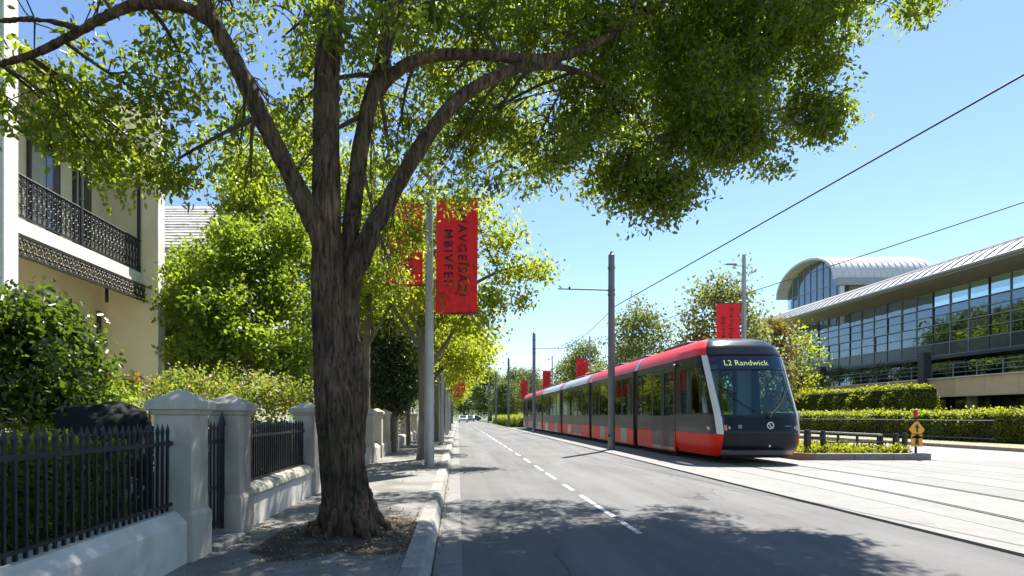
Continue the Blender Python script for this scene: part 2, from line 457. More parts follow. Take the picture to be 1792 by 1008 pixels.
# ------------------------------------------------------------------ mesh helpers
class MB:
    def __init__(s):
        s.v = []
        s.f = []

    def add(s, vs, fs):
        o = len(s.v)
        s.v += [tuple(x) for x in vs]
        s.f += [tuple(i + o for i in f) for f in fs]
        return s

    def box(s, x0, x1, y0, y1, z0, z1):
        return s.add([(x0, y0, z0), (x1, y0, z0), (x1, y1, z0), (x0, y1, z0), (x0, y0, z1), (x1, y0, z1), (x1, y1, z1), (x0, y1, z1)],
                     [(3, 2, 1, 0), (4, 5, 6, 7), (0, 1, 5, 4), (1, 2, 6, 5), (2, 3, 7, 6), (3, 0, 4, 7)])

    def frustum(s, a, b):
        """a, b: (x0,x1,y0,y1,z)"""
        def q(r):
            return [(r[0], r[2], r[4]), (r[1], r[2], r[4]), (r[1], r[3], r[4]), (r[0], r[3], r[4])]
        return s.add(q(a) + q(b), [(3, 2, 1, 0), (4, 5, 6, 7), (0, 1, 5, 4), (1, 2, 6, 5), (2, 3, 7, 6), (3, 0, 4, 7)])

    def prism(s, poly, axis, a, b):
        """poly: 2d points extruded from a to b along axis (0,1,2)"""
        n = len(poly)

        def mk(p, t):
            if axis == 0:
                return (t, p[0], p[1])
            if axis == 1:
                return (p[0], t, p[1])
            return (p[0], p[1], t)
        vs = [mk(p, a) for p in poly] + [mk(p, b) for p in poly]
        fs = [tuple(range(n))[::-1], tuple(range(n, 2 * n))]
        for i in range(n):
            j = (i + 1) % n
            fs.append((i, j, n + j, n + i))
        return s.add(vs, fs)

    def tube(s, pts, rad, n=8, cap=True):
        pts = [Vector(p) for p in pts]
        if not hasattr(rad, '__len__'):
            rad = [rad] * len(pts)
        vs, fs = [], []
        up = None
        for i, p in enumerate(pts):
            d = (pts[min(i + 1, len(pts) - 1)] - pts[max(i - 1, 0)])
            d = d.normalized() if d.length > 1e-9 else Vector((0, 0, 1))
            if up is None:
                a = Vector((1, 0, 0)) if abs(d.x) < 0.8 else Vector((0, 1, 0))
                up = (a - d * a.dot(d)).normalized()
            else:
                up = (up - d * up.dot(d)).normalized()
            sd_ = d.cross(up)
            for k in range(n):
                t = 2 * math.pi * k / n
                vs.append(p + (up * math.cos(t) + sd_ * math.sin(t)) * rad[i])
        for i in range(len(pts) - 1):
            for k in range(n):
                k2 = (k + 1) % n
                fs.append((i * n + k, i * n + k2, (i + 1) * n + k2, (i + 1) * n + k))
        if cap:
            fs.append(tuple(range(n))[::-1])
            fs.append(tuple(range((len(pts) - 1) * n, len(pts) * n)))
        return s.add(vs, fs)

    def lathe(s, prof, n=16, c=(0, 0, 0)):
        vs, fs = [], []
        for r_, z in prof:
            for k in range(n):
                t = 2 * math.pi * k / n
                vs.append((c[0] + r_ * math.cos(t), c[1] + r_ * math.sin(t), c[2] + z))
        for i in range(len(prof) - 1):
            for k in range(n):
                k2 = (k + 1) % n
                fs.append((i * n + k, i * n + k2, (i + 1) * n + k2, (i + 1) * n + k))
        fs.append(tuple(range(n))[::-1])
        fs.append(tuple(range((len(prof) - 1) * n, len(prof) * n)))
        return s.add(vs, fs)

    def ring(s, c, r_, th, axis='x', n=12, m=4):
        vs, fs = [], []
        for i in range(n):
            a = 2 * math.pi * i / n
            for k in range(m):
                b = 2 * math.pi * k / m
                rr = r_ + th * math.cos(b)
                q = (th * math.sin(b), rr * math.cos(a), rr * math.sin(a)) if axis == 'x' else (rr * math.cos(a), th * math.sin(b), rr * math.sin(a))
                vs.append((c[0] + q[0], c[1] + q[1], c[2] + q[2]))
        for i in range(n):
            for k in range(m):
                i2, k2 = (i + 1) % n, (k + 1) % m
                fs.append((i * m + k, i2 * m + k, i2 * m + k2, i * m + k2))
        return s.add(vs, fs)

    def mesh(s, name, mat, smooth=False, bevel=0):
        me = bpy.data.meshes.new(name)
        me.from_pydata(s.v, [], s.f)
        bm = bmesh.new()
        bm.from_mesh(me)
        bmesh.ops.recalc_face_normals(bm, faces=bm.faces)
        if bevel:
            bmesh.ops.bevel(bm, geom=[e for e in bm.edges if e.calc_face_angle(0) > 0.5], offset=bevel, segments=2, profile=0.5, affect='EDGES')
        bm.to_mesh(me)
        bm.free()
        if smooth:
            for p in me.polygons:
                p.use_smooth = True
            if smooth != 'all':
                try:
                    me.set_sharp_from_angle(angle=R(smooth if smooth is not True else 40))
                except Exception:
                    pass
        me.materials.append(mat)
        return me

    def build(s, name, mat, parent=None, smooth=False, bevel=0):
        return link(name, s.mesh(name, mat, smooth, bevel), parent)


def link(name, me, parent=None):
    o = bpy.data.objects.new(name, me)
    COL.objects.link(o)
    if parent is not None:
        par(o, parent)
    return o


def par(o, parent):
    """parent keeping world-built coordinates"""
    o.parent = parent
    lp = WLOC.get(parent.name, Vector((0, 0, 0)))
    o.matrix_parent_inverse = Matrix.Translation(-lp)
    WLOC[o.name] = o.location.copy()


WLOC = {}


def tag(o, label=None, cat=None, group=None, kind=None):
    if label:
        o['label'] = label
    if cat:
        o['category'] = cat
    if group:
        o['group'] = group
    if kind:
        o['kind'] = kind
    return o


def thing(name, label, cat, loc=(0, 0, 0), group=None):
    o = bpy.data.objects.new(name, None)
    o.empty_display_size = 0.3
    COL.objects.link(o)
    o.location = loc
    WLOC[o.name] = Vector(loc)
    return tag(o, label, cat, group)


def struct(name, mb, mat, **k):
    return tag(mb.build(name, mat, **k), kind='structure')


def dup(root, loc, rz=0, scale=1, label=None, group=None):
    """copy of a locally built thing with its parts and sub-parts"""
    r_ = root.copy()
    COL.objects.link(r_)
    r_.location = loc
    r_.rotation_euler = (0, 0, rz)
    r_.scale = (scale,) * 3 if not hasattr(scale, '__len__') else scale
    if label:
        r_['label'] = label
    if group:
        r_['group'] = group
    for ch in KIDS.get(root.name, []):
        c = ch.copy()
        COL.objects.link(c)
        c.parent = r_
        for g in KIDS.get(ch.name, []):
            d = g.copy()
            COL.objects.link(d)
            d.parent = c
    return r_


KIDS = {}


def lpart(name, me, parent):
    """part of a thing built round its own origin"""
    o = bpy.data.objects.new(name, me)
    COL.objects.link(o)
    o.parent = parent
    KIDS.setdefault(parent.name, []).append(o)
    return o


def piece(name, me, parent, loc, rz=0, scale=None):
    """a repeated piece that shares its mesh; loc in world coordinates"""
    o = bpy.data.objects.new(name, me)
    COL.objects.link(o)
    o.parent = parent
    o.location = Vector(loc) - WLOC.get(parent.name, Vector((0, 0, 0)))
    o.rotation_euler = (0, 0, rz)
    if scale:
        o.scale = scale
    return o


def text_mesh(body, size, extrude, mat, offset=0.0, space=1.0):
    cu = bpy.data.curves.new('lettering', 'FONT')
    cu.body = body
    cu.size = size
    cu.extrude = extrude
    cu.offset = offset
    cu.space_character = space
    cu.align_x = 'CENTER'
    cu.align_y = 'CENTER'
    cu.resolution_u = 2
    o = bpy.data.objects.new('lettering', cu)
    COL.objects.link(o)
    dg = bpy.context.evaluated_depsgraph_get()
    me = bpy.data.meshes.new_from_object(o.evaluated_get(dg))
    bpy.data.objects.remove(o)
    bpy.data.curves.remove(cu)
    me.materials.clear()
    me.materials.append(mat)
    return me


# ------------------------------------------------------------------ foliage
def unit(a):
    return a / np.maximum(np.linalg.norm(a, axis=1, keepdims=True), 1e-9)


def leaves(name, C, L, mat, droop=0.35, up=0.6, wid=0.24, two=True, rng=RNG):
    """one mesh of separate leaf blades at points C with lengths L"""
    N = len(C)
    a = rng.normal(size=(N, 3))
    a[:, 2] -= droop * 1.6
    a = unit(a)
    nrm = rng.normal(size=(N, 3))
    nrm[:, 2] += up * 1.5
    b = unit(np.cross(nrm, a))
    nn = np.cross(a, b)
    L = L[:, None]
    wv = L * wid * (0.8 + 0.4 * rng.random((N, 1)))
    if two:
        V = np.empty((N, 6, 3), np.float32)
        V[:, 0] = C
        V[:, 1] = C + a * L - nn * L * 0.10
        V[:, 2] = C + a * L * 0.32 + b * wv + nn * L * 0.06
        V[:, 3] = C + a * L * 0.70 + b * wv * 0.8 + nn * L * 0.02
        V[:, 4] = C + a * L * 0.32 - b * wv + nn * L * 0.06
        V[:, 5] = C + a * L * 0.70 - b * wv * 0.8 + nn * L * 0.02
        F = np.array([0, 4, 5, 1, 0, 1, 3, 2])
        k, q = 6, 2
    else:
        V = np.empty((N, 4, 3), np.float32)
        V[:, 0] = C
        V[:, 1] = C + a * L * 0.5 + b * wv * 1.15 + nn * L * 0.06
        V[:, 2] = C + a * L
        V[:, 3] = C + a * L * 0.5 - b * wv * 1.15 + nn * L * 0.06
        F = np.array([0, 1, 2, 3])
        k, q = 4, 1
    me = bpy.data.meshes.new(name)
    me.vertices.add(N * k)
    me.vertices.foreach_set('co', V.reshape(-1))
    idx = (np.arange(N)[:, None] * k + F[None, :]).astype(np.int32).reshape(-1)
    me.loops.add(len(idx))
    me.loops.foreach_set('vertex_index', idx)
    me.polygons.add(N * q)
    me.polygons.foreach_set('loop_start', np.arange(0, N * q * 4, 4, dtype=np.int32))
    me.polygons.foreach_set('loop_total', np.full(N * q, 4, np.int32))
    me.update()
    me.validate()
    me.materials.append(mat)
    return me


def blob_twigs(c, r, n, rng=RNG, shell=0.45):
    """n twig centres inside an ellipsoid, fuller towards its skin"""
    d = unit(rng.normal(size=(n, 3)))
    u = rng.random((n, 1)) ** shell
    rr = np.array(r if hasattr(r, '__len__') else (r, r, r))
    lump = 1 + 0.22 * np.sin(d[:, :1] * 5 + c[0] * 3) * np.cos(d[:, 2:] * 4 + c[1] * 2)
    return np.array(c)[None, :] + d * u * rr[None, :] * lump


def twig_leaves(T, per, sig, rng=RNG):
    n = len(T)
    C = np.repeat(T, per, axis=0)
    off = rng.normal(size=(n * per, 3)) * sig
    off[:, 2] *= 0.75
    return C + off


def bez(p0, p1, p2, n=6):
    p0, p1, p2 = Vector(p0), Vector(p1), Vector(p2)
    return [(p0 * (1 - t) ** 2 + p1 * 2 * t * (1 - t) + p2 * t * t) for t in [i / n for i in range(n + 1)]]


def smooth_path(pts, k=4):
    """Catmull-Rom through points"""
    pts = [Vector(p) for p in pts]
    out = []
    for i in range(len(pts) - 1):
        a = pts[max(i - 1, 0)]
        b, c = pts[i], pts[i + 1]
        d = pts[min(i + 2, len(pts) - 1)]
        for j in range(k):
            t = j / k
            out.append(0.5 * ((2 * b) + (c - a) * t + (2 * a - 5 * b + 4 * c - d) * t * t + (3 * b - a - 3 * c + d) * t ** 3))
    out.append(pts[-1])
    return out


def lerp_list(vals, k):
    out = []
    for i in range(len(vals) - 1):
        for j in range(k):
            out.append(vals[i] + (vals[i + 1] - vals[i]) * j / k)
    out.append(vals[-1])
    return out


def add_branches(mb, stems, blobs, T, rng, r0=0.03, ntw=10, rt=0.008):
    """boughs from the stems to each leaf mass, twigs from there outwards"""
    pool = [(p, r_) for pts, rad in stems for p, r_ in zip(pts, rad)]
    for (c, r, n), tw in zip(blobs, T):
        c = Vector(c)
        best = min(pool, key=lambda q: (q[0] - c).length + max(0, q[0].z - c.z) * 0.7)
        p = best[0]
        mid = p.lerp(c, 0.5) + Vector((rng.normal() * 0.12, rng.normal() * 0.12, 0.12 * (c - p).length))
        pts = bez(p, mid, c, 6)
        rs = max(0.012, min(best[1] * 0.6, r0))
        mb.tube(pts, [rs + (rs * 0.35 - rs) * i / 6 for i in range(7)], 6)
        for k in range(min(ntw, len(tw))):
            q = Vector(tw[int(rng.integers(len(tw)))])
            s = pts[int(rng.integers(3, 7))]
            m2 = s.lerp(q, 0.5) + Vector((rng.normal(), rng.normal(), rng.normal() + 0.6)) * 0.1
            mb.tube(bez(s, m2, q, 4), [rt * 1.4, rt * 1.2, rt, rt * 0.8, rt * 0.5], 4, cap=False)


def make_tree(root, stems, blobs, leafmat, leaf=0.1, per=26, sig=0.17, bark=None, droop=0.35, two=False, local=False, seed=1,
              ntw=8, trunk_name='trunk', up=0.6, wid=0.26, shell=0.45, nside=10, merge=False):
    """stems: [(points, radii)], blobs: [(centre, radius, twigs)]"""
    rng = np.random.default_rng(seed)
    bark = bark or M['bark_pale']
    mb = MB()
    st = []
    for pts, rad in stems:
        sp = smooth_path(pts, 4)
        sr = lerp_list(rad, 4)
        st.append((sp, sr))
        mb.tube(sp, sr, nside)
    T = [blob_twigs(c, r, n, rng, shell) for c, r, n in blobs]
    mk = lpart if local else (lambda nm, me, p: link(nm, me, p))
    b2 = mb if merge else MB()
    add_branches(b2, st, blobs, T, rng, ntw=ntw)
    mk(trunk_name, mb.mesh(trunk_name, bark, 60), root)
    if b2.v and not merge:
        mk('branches', b2.mesh('branches', M['twig'], 60), root)
    C = np.concatenate([twig_leaves(t, per, sig, rng) for t in T])
    Ls = leaf * (0.7 + 0.6 * rng.random(len(C)))
    mk('crown', leaves('crown', C, Ls, leafmat, droop, up, wid, two, rng), root)
    return root


# ================================================================== THE SETTING
struct('ground', MB().box(-900, 900, -200, 1400, -0.6, -0.14), M['lawn'])
struct('road', MB().box(0.04, 5.4, -8, 175, -0.12, 0.0), M['asphalt'])
struct('footpath', MB().box(-2.36, -0.462, -8, 150, -0.12, 0.12), M['footpath'])
struct('garden_ground', MB().box(-30, -2.36, -8, 150, -0.12, 0.14), M['soil'])
struct('unseen_bounce_paving', MB().box(-8.2, -3.7, 6.4, 13.3, -0.1, 0.165), M['bounce_paving'])  # unseen pale ground, added to bounce sunlight onto the house walls
struct('cross_street', MB().box(-80, 80, 175, 186, -0.13, -0.02), M['asphalt_old'])
struct('far_road', MB().box(14.75, 21.3, 17.2, 170, -0.13, -0.016), M['asphalt_old'])
struct('far_road_apron', MB().box(16.1, 60, -8, 17.19, -0.13, -0.018), M['asphalt_old'])
struct('verge', MB().box(21.46, 36.4, 17.2, 170, -0.13, 0.10), M['verge'])

# kerb on the left: one stone after another
kerb = tag(MB().box(-0.44, -0.27, -8, 150, -0.13, -0.02).build('kerb', M['joint']), kind='structure')
kb = MB().prism([(-0.460, -0.1), (-0.225, -0.1), (-0.235, 0.02), (-0.285, 0.125), (-0.302, 0.135), (-0.460, 0.135)], 1, 0.0, 1.192)
kme = kb.mesh('kerb_stone', M['concrete'], bevel=0.006)
for i in range(44):
    piece('kerb_stone', kme, kerb, (random.uniform(-.004, .004), 1.0 + i * 1.2, random.uniform(-.004, .003)))
far = MB().prism([(-0.460, -0.1), (-0.225, -0.1), (-0.235, 0.02), (-0.285, 0.125), (-0.302, 0.135), (-0.460, 0.135)], 1, 53.9, 150).build('kerb_run', M['concrete'], kerb)
far['kind'] = 'stuff'

gutter = tag(MB().box(-0.25, 0.035, -8, 150, -0.13, -0.02).build('gutter', M['joint']), kind='structure')
gme = MB().prism([(-0.222, -0.1), (0.038, -0.1), (0.038, 0.006), (-0.222, -0.006)], 1, 0, 2.39).mesh('gutter_slab', M['slab'], bevel=0.004)
for i in range(24):
    piece('gutter_slab', gme, gutter, (0, 0.4 + i * 2.4, random.uniform(-.002, .002)))
o = MB().box(-0.222, 0.038, 58.1, 150, -0.1, 0.002).build('gutter_run', M['slab'], gutter)
o['kind'] = 'stuff'

# centre line dashes
marks = []
yy = [(6.55, 7.35), (7.62, 9.75), (10.35, 11.25), (12.2, 12.9), (13.05, 13.5), (14.1, 15.5)]
y = 16.6
while y < 120:
    yy.append((y, y + 1.5))
    y += 2.7 if y < 40 else 4.5
cl = tag(bpy.data.objects.new('centre_line', None), kind='structure')
COL.objects.link(cl)
for a, b in yy:
    x = 2.08
    MB().add([(x - 0.038, a, 0.004), (x + 0.038, a + random.uniform(-.05, .05), 0.004), (x + 0.038, b, 0.004), (x - 0.038, b + random.uniform(-.06, .06), 0.004)],
             [(0, 1, 2, 3)]).build('dash', M['paint'], cl)


# tramway: slabs with open joints and a grooved track
def bend(x, y):
    d = max(0.0, 14 - y)
    return x - 0.0118 * d * d * min(1.0, max(0.0, (x - 5.86) / 1.7))


track = tag(MB().box(5.38, 16.1, -8, 17.25, -0.13, -0.02).box(5.38, 10.28, 17.25, 67, -0.13, -0.02).build('tram_apron', M['joint']), kind='structure')
cols = [(5.42, 5.842), (5.865, 6.745), (6.775, 7.65), (7.80, 9.10), (9.25, 10.255), (10.29, 11.395), (11.43, 12.745), (12.78, 14.295), (14.33, 16.05)]
for ci, (xa, xb) in enumerate(cols):
    ye = 17.2 if xa > 10.2 else 66
    step = 3.0 if ci == 0 else 4.2
    y = -5.0 + (0.7 * ci) % 2.1
    while y < ye - 0.3:
        yb = min(y + step - 0.012, ye)
        mb = MB()
        n = 6 if y < 14 else 1
        top = 0.012 if ci else 0.03
        vs, fs = [], []
        for k in range(n + 1):
            t = y + (yb - y) * k / n
            if ci == 0:
                l_, r_ = xa, xb
            else:
                l_, r_ = bend(xa, t), bend(xb, t)
            vs += [(l_, t, -0.1), (r_, t, -0.1), (r_, t, top), (l_, t, top)]
        for k in range(n):
            q, p = k * 4, k * 4 + 4
            for e in range(4):
                fs.append((q + e, q + (e + 1) % 4, p + (e + 1) % 4, p + e))
        fs += [(3, 2, 1, 0), tuple(n * 4 + i for i in range(4))]
        mb.add(vs, fs).build('slab', M['slab'], track)
        y += step
for xr in (7.73, 9.17):
    ys = [-6 + i * 0.8 for i in range(26)] + [15 + i * 10 for i in range(6)]
    for nm, x0, x1, z1, mt in (('rail', -0.035, 0.025, 0.014, 'steel'), ('groove', 0.025, 0.062, -0.008, 'under'), ('rail_seal', -0.07, -0.035, 0.006, 'under')):
        mb = MB()
        vs, fs = [], []
        for k, t in enumerate(ys):
            vs += [(bend(xr + x0, t), t, -0.1), (bend(xr + x1, t), t, -0.1), (bend(xr + x1, t), t, z1), (bend(xr + x0, t), t, z1)]
        for k in range(len(ys) - 1):
            q, p = k * 4, k * 4 + 4
            for e in range(4):
                fs.append((q + e, q + (e + 1) % 4, p + (e + 1) % 4, p + e))
        mb.add(vs, fs).build(nm, M[mt], track)

# planted island to the right of the tram
isl = tag(MB().prism([(10.75, 17.75), (14.2, 17.75), (14.2, 112), (10.6, 112), (10.6, 18.0)], 2, -0.1, 0.16).build('planted_island', M['soil']), kind='structure')
seg = [((10.42, 18.2), (10.9, 17.45)), ((10.9, 17.45), (12.1, 17.45)), ((12.1, 17.45), (13.3, 17.45)), ((13.3, 17.45), (14.45, 17.45))]
for y0 in range(0, 14):
    seg.append(((14.45, 17.45 + y0 * 3), (14.45, 20.45 + y0 * 3)))
    seg.append(((10.42, 18.2 + y0 * 3), (10.42, 21.2 + y0 * 3)))
for a, b in seg:
    a, b = Vector((*a, 0)), Vector((*b, 0))
    d = (b - a).normalized()
    nrm = Vector((-d.y, d.x, 0))
    if nrm.dot(Vector((12.4, 40, 0)) - a) < 0:
        nrm = -nrm
    a2, b2 = a + d * 0.006, b - d * 0.006
    ps = [a2, b2, b2 + nrm * 0.25, a2 + nrm * 0.25]
    MB().add([(p.x, p.y, -0.1) for p in ps] + [(p.x, p.y, 0.20) for p in ps],
             [(3, 2, 1, 0), (4, 5, 6, 7), (0, 1, 5, 4), (1, 2, 6, 5), (2, 3, 7, 6), (3, 0, 4, 7)]).build('kerb_stone', M['rust_kerb'], isl, bevel=0.012)
o = MB().box(14.2, 14.45, 59.5, 112, -0.1, 0.19).box(10.42, 10.65, 60.3, 112, -0.1, 0.19).build('kerb_run', M['rust_kerb'], isl)
o['kind'] = 'stuff'
# far kerb of the right-hand road
fk = tag(MB().box(21.31, 21.46, 17.2, 170, -0.12, 0.0).build('far_kerb', M['joint']), kind='structure')
fme = MB().box(21.3, 21.5, 0, 1.78, -0.1, 0.135).mesh('kerb_stone', M['rust_kerb'], bevel=0.01)
for i in range(24):
    piece('kerb_stone', fme, fk, (0, 17.3 + i * 1.8, random.uniform(-.012, .008)))
o = MB().box(21.3, 21.5, 60.6, 170, -0.1, 0.13).build('kerb_run', M['rust_kerb'], fk)
o['kind'] = 'stuff'

# hills beyond
hb = MB()
vs, fs = [], []
nx = 60
for j in range(5):
    for i in range(nx + 1):
        x = -900 + i * 30
        hgt = 34 + 16 * math.sin(i * 0.35) + 9 * math.sin(i * 0.9 + 1) + 14 * noise.noise((i * 0.2, 3.1, 0))
        vs.append((x, 760 + j * 130, -1 + hgt * [0, 0.7, 1, 0.6, 0][j] * 1.25))
for j in range(4):
    for i in range(nx):
        fs.append((j * (nx + 1) + i, j * (nx + 1) + i + 1, (j + 1) * (nx + 1) + i + 1, (j + 1) * (nx + 1) + i))
struct('hills', hb.add(vs, fs), M['hill'], smooth='all')

# ================================================================== LEFT: FENCE, GATE
def pillar(y, label, mat='render', full=True, group='fence pillars along the footpath'):
    t = thing('fence_pillar', label, 'pillar', (-2.41, y + 0.16, 0.12), group)
    x0, x1, y0, y1 = -2.57, -2.25, y, y + 0.32
    e = 0.025
    MB().box(x0 - e, x1 + e, y0 - e, y1 + e, 0.10, 0.50).frustum((x0 - e, x1 + e, y0 - e, y1 + e, 0.5), (x0, x1, y0, y1, 0.545)).build('plinth', M[mat], t, bevel=0.006)
    MB().box(x0, x1, y0, y1, 0.54, 1.36).build('shaft', M[mat], t, bevel=0.008)
    c = MB()
    c.frustum((x0 - 0.012, x1 + 0.012, y0 - 0.012, y1 + 0.012, 1.36), (x0 - 0.03, x1 + 0.03, y0 - 0.03, y1 + 0.03, 1.405))
    c.box(x0 - 0.052, x1 + 0.052, y0 - 0.052, y1 + 0.052, 1.405, 1.475)
    c.frustum((x0 - 0.05, x1 + 0.05, y0 - 0.05, y1 + 0.05, 1.475), (x0 + 0.13, x1 - 0.13, y0 + 0.13, y1 - 0.13, 1.575))
    c.build('cap', M[mat], t, bevel=0.005)
    return t


pillar(4.82, 'large grey rendered pillar nearest the camera, left of the iron gate')
pillar(5.88, 'grey rendered pillar on the tree side of the iron gate')
pillar(8.95, 'grey rendered pillar just left of the big tree trunk')
pillar(12.6, 'rendered pillar mostly hidden behind the big tree trunk', 'sandst')
pillar(15.1, 'sunlit cream pillar just right of the big trunk', 'sandst')
pillar(16.75, 'second sunlit cream pillar right of the big trunk, topped by a pale cap', 'sandst')
pillar(18.6, 'narrow grey pillar beside the dark far gate')
pillar(21.2, 'pillar between the dark far gate and the bright green shrub')
pillar(25.5, 'far grey pillar just left of the tall lamp post', 'render')
pillar(31.0, 'farthest cream pillar down the footpath', 'sandst')


def low_wall(y0, y1, label, mat='lowwall', coping=False):
    t = thing('low_wall', label, 'wall', (-2.41, (y0 + y1) / 2, 0.12), 'low walls under the fences')
    if coping:
        MB().box(-2.53, -2.285, y0, y1, 0.1, 0.46).build('wall_body', M[mat], t)
        n = max(1, round((y1 - y0) / 0.42))
        L = (y1 - y0) / n
        prof = [(-2.56, 0.462), (-2.255, 0.462), (-2.245, 0.49), (-2.26, 0.53), (-2.31, 0.572), (-2.39, 0.592), (-2.5, 0.58), (-2.56, 0.55)]
        me = MB().prism(prof, 1, 0.004, L - 0.004).mesh('coping_stone', M['render'], 50, bevel=0.004)
        for i in range(n):
            piece('coping_stone', me, t, (random.uniform(-.004, .004), y0 + i * L, random.uniform(-.003, .003)))
    else:
        MB().prism([(-2.55, 0.1), (-2.27, 0.1), (-2.27, 0.465), (-2.365, 0.555), (-2.55, 0.555)], 1, y0, y1).build('wall_body', M[mat], t, bevel=0.006)
    return t


low_wall(0.6, 4.79, 'pale low wall with sloped top under the nearest spiked fence')
low_wall(6.24, 8.92, 'low wall with rounded coping stones right of the iron gate', coping=True)
low_wall(9.31, 12.57, 'low wall behind the big tree trunk', coping=True)
low_wall(12.96, 15.07, 'short low wall between the trunk and the first cream pillar', 'sandst')
low_wall(15.46, 16.72, 'short sunlit wall between the two cream pillars', 'sandst')
low_wall(17.1, 18.57, 'short low wall beyond the second cream pillar', 'sandst')
low_wall(21.56, 25.47, 'far low wall in front of the bright green shrub', 'sandst')
low_wall(25.86, 30.97, 'farthest stretch of low wall behind the lamp post', 'sandst')


def picket_mesh(h, r=0.0092, tip=0.10):
    mb = MB()
    mb.box(-r, r, -r, r, 0, h - tip)
    s = r * 1.65
    mb.frustum((-r, r, -r, r, h - tip), (-s, s, -r * 1.2, r * 1.2, h - tip * 0.62))
    mb.frustum((-s, s, -r * 1.2, r * 1.2, h - tip * 0.62), (-0.001, 0.001, -0.001, 0.001, h))
    return mb.mesh('picket', M['iron'])


def fence(y0, y1, label, sp=0.0775, z0=0.54, h=0.74, group='black iron fence panels'):
    t = thing('iron_fence', label, 'fence', (-2.42, (y0 + y1) / 2, z0), group)
    MB().box(-2.436, -2.404, y0 - 0.03, y1 + 0.03, z0 + 0.565, z0 + 0.597).build('rail', M['iron'], t)
    MB().box(-2.434, -2.406, y0 - 0.03, y1 + 0.03, z0 + 0.055, z0 + 0.08).build('rail', M['iron'], t)
    me = picket_mesh(h)
    n = int((y1 - y0) / sp)
    for i in range(n):
        o = piece('picket', me, t, (-2.42 + random.uniform(-.002, .002), y0 + 0.04 + i * (y1 - y0 - 0.08) / max(1, n - 1), z0 + 0.005))
        o.rotation_euler = (random.uniform(-.012, .012), random.uniform(-.008, .008), math.pi / 2)
    MB().ring((-2.42, y1 - 0.01, z0 + 0.58), 0.02, 0.012, 'x', 8, 4).build('rail_bracket', M['iron'], t)
    return t


fence(0.75, 4.79, 'nearest black spiked iron fence left of the gate')
fence(6.24, 8.92, 'black spiked iron fence panel between the gate and the big tree')
fence(9.31, 12.57, 'black iron fence panel behind the big tree trunk')
fence(18.96, 21.17, 'dark far iron gate panel between grey pillars', sp=0.11, z0=0.16, h=1.12)

g = thing('iron_gate', 'narrow black iron gate with spear finials between two grey pillars', 'gate', (-2.42, 5.5, 0.2))
for yv in (5.17, 5.85):
    MB().box(-2.44, -2.40, yv - 0.02, yv + 0.02, 0.2, 1.26).frustum((-2.45, -2.39, yv - 0.03, yv + 0.03, 1.26), (-2.42, -2.42, yv, yv, 1.40)).build('stile', M['iron'], g)
for zv in (0.26, 0.62, 1.08):
    MB().box(-2.432, -2.408, 5.19, 5.83, zv, zv + 0.035).build('rail', M['iron'], g)
gm = picket_mesh(1.06, 0.009, 0.09)
for i in range(7):
    piece('bar', gm, g, (-2.42, 5.25 + i * 0.083, 0.22 + 0.02 * math.sin(i / 6 * math.pi)), math.pi / 2)
MB().ring((-2.40, 5.80, 0.75), 0.03, 0.008, 'x', 10, 5).build('latch_ring', M['iron'], g)
tag(MB().box(-2.62, -2.16, 5.19, 5.83, 0.10, 0.165).build('gate_step', M['concrete'], bevel=0.012), 'pale stone step under the narrow iron gate', 'step')

# ================================================================== LEFT: TERRACE HOUSE
hx_f, hx_b, hx_w = -7.0, -7.4, -8.25      # wing wall end, balcony edge, front wall
HY0, HY1 = 9.05, 13.3
h = thing('terrace_house', 'cream two-storey terrace house with black iron lace balcony', 'house', (-9, 11, 0.14))
MB().box(-16, hx_w - 0.02, HY0, HY1, 0.1, 8.0).build('wall', M['cream'], h)
for (a, b, nm) in ((HY0 - 0.26, HY0, 'near'), (HY1, HY1 + 0.27, 'far')):
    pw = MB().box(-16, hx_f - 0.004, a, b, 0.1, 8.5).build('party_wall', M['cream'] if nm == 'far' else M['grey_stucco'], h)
    MB().box(hx_f - 0.004, hx_f + 0.022, a - 0.012, b + 0.012, 0.1, 8.55).build('wall_end_facing', M['white_stucco'], pw)
    MB().box(-15, hx_f + 0.05, a - 0.05, b + 0.05, 8.5, 8.62).build('coping', M['white_stucco'], pw)
MB().box(hx_w - 0.02, hx_b + 0.06, HY0, HY1, 4.46, 4.66).build('balcony_floor', M['white_stucco'], h, bevel=0.006)
MB().box(hx_b - 0.02, hx_b + 0.09, HY0, HY1, 4.36, 4.455).build('fascia', M['white_stucco'], h)
MB().box(hx_w, hx_b - 0.03, HY0, HY1, 4.37, 4.45).build('porch_ceiling', M['cream'], h)
MB().box(hx_w - 0.02, hx_b + 0.1, HY0, HY1, 0.12, 0.42).build('porch_floor', M['render'], h)
# iron lace: balustrade and frieze
bal = MB().tube([(hx_b, HY0, 5.42), (hx_b, HY1, 5.42)], 0.026, 8).build('balcony_rail', M['iron'], h)
MB().box(hx_b - 0.015, hx_b + 0.015, HY0, HY1, 4.72, 4.745).build('bottom_rail', M['iron'], bal)
MB().box(hx_b - 0.012, hx_b + 0.012, HY0, HY1, 5.30, 5.32).build('inner_rail', M['iron'], bal)
bb = MB()
bb.box(-0.009, 0.009, -0.011, 0.011, 0, 0.68)
for zz, rr in ((0.16, 0.042), (0.36, 0.05), (0.52, 0.034), (0.62, 0.028)):
    bb.ring((0, 0.06, zz), rr, 0.008, 'x', 10, 4)
bb.tube([(0, 0.03, 0.02), (0, 0.09, 0.1), (0, 0.03, 0.26), (0, 0.09, 0.44), (0, 0.03, 0.58)], 0.007, 4)
bme = bb.mesh('baluster', M['iron'])
n = int((HY1 - HY0) / 0.122)
for i in range(n):
    piece('baluster', bme, h, (hx_b, HY0 + 0.02 + i * 0.122, 4.735))
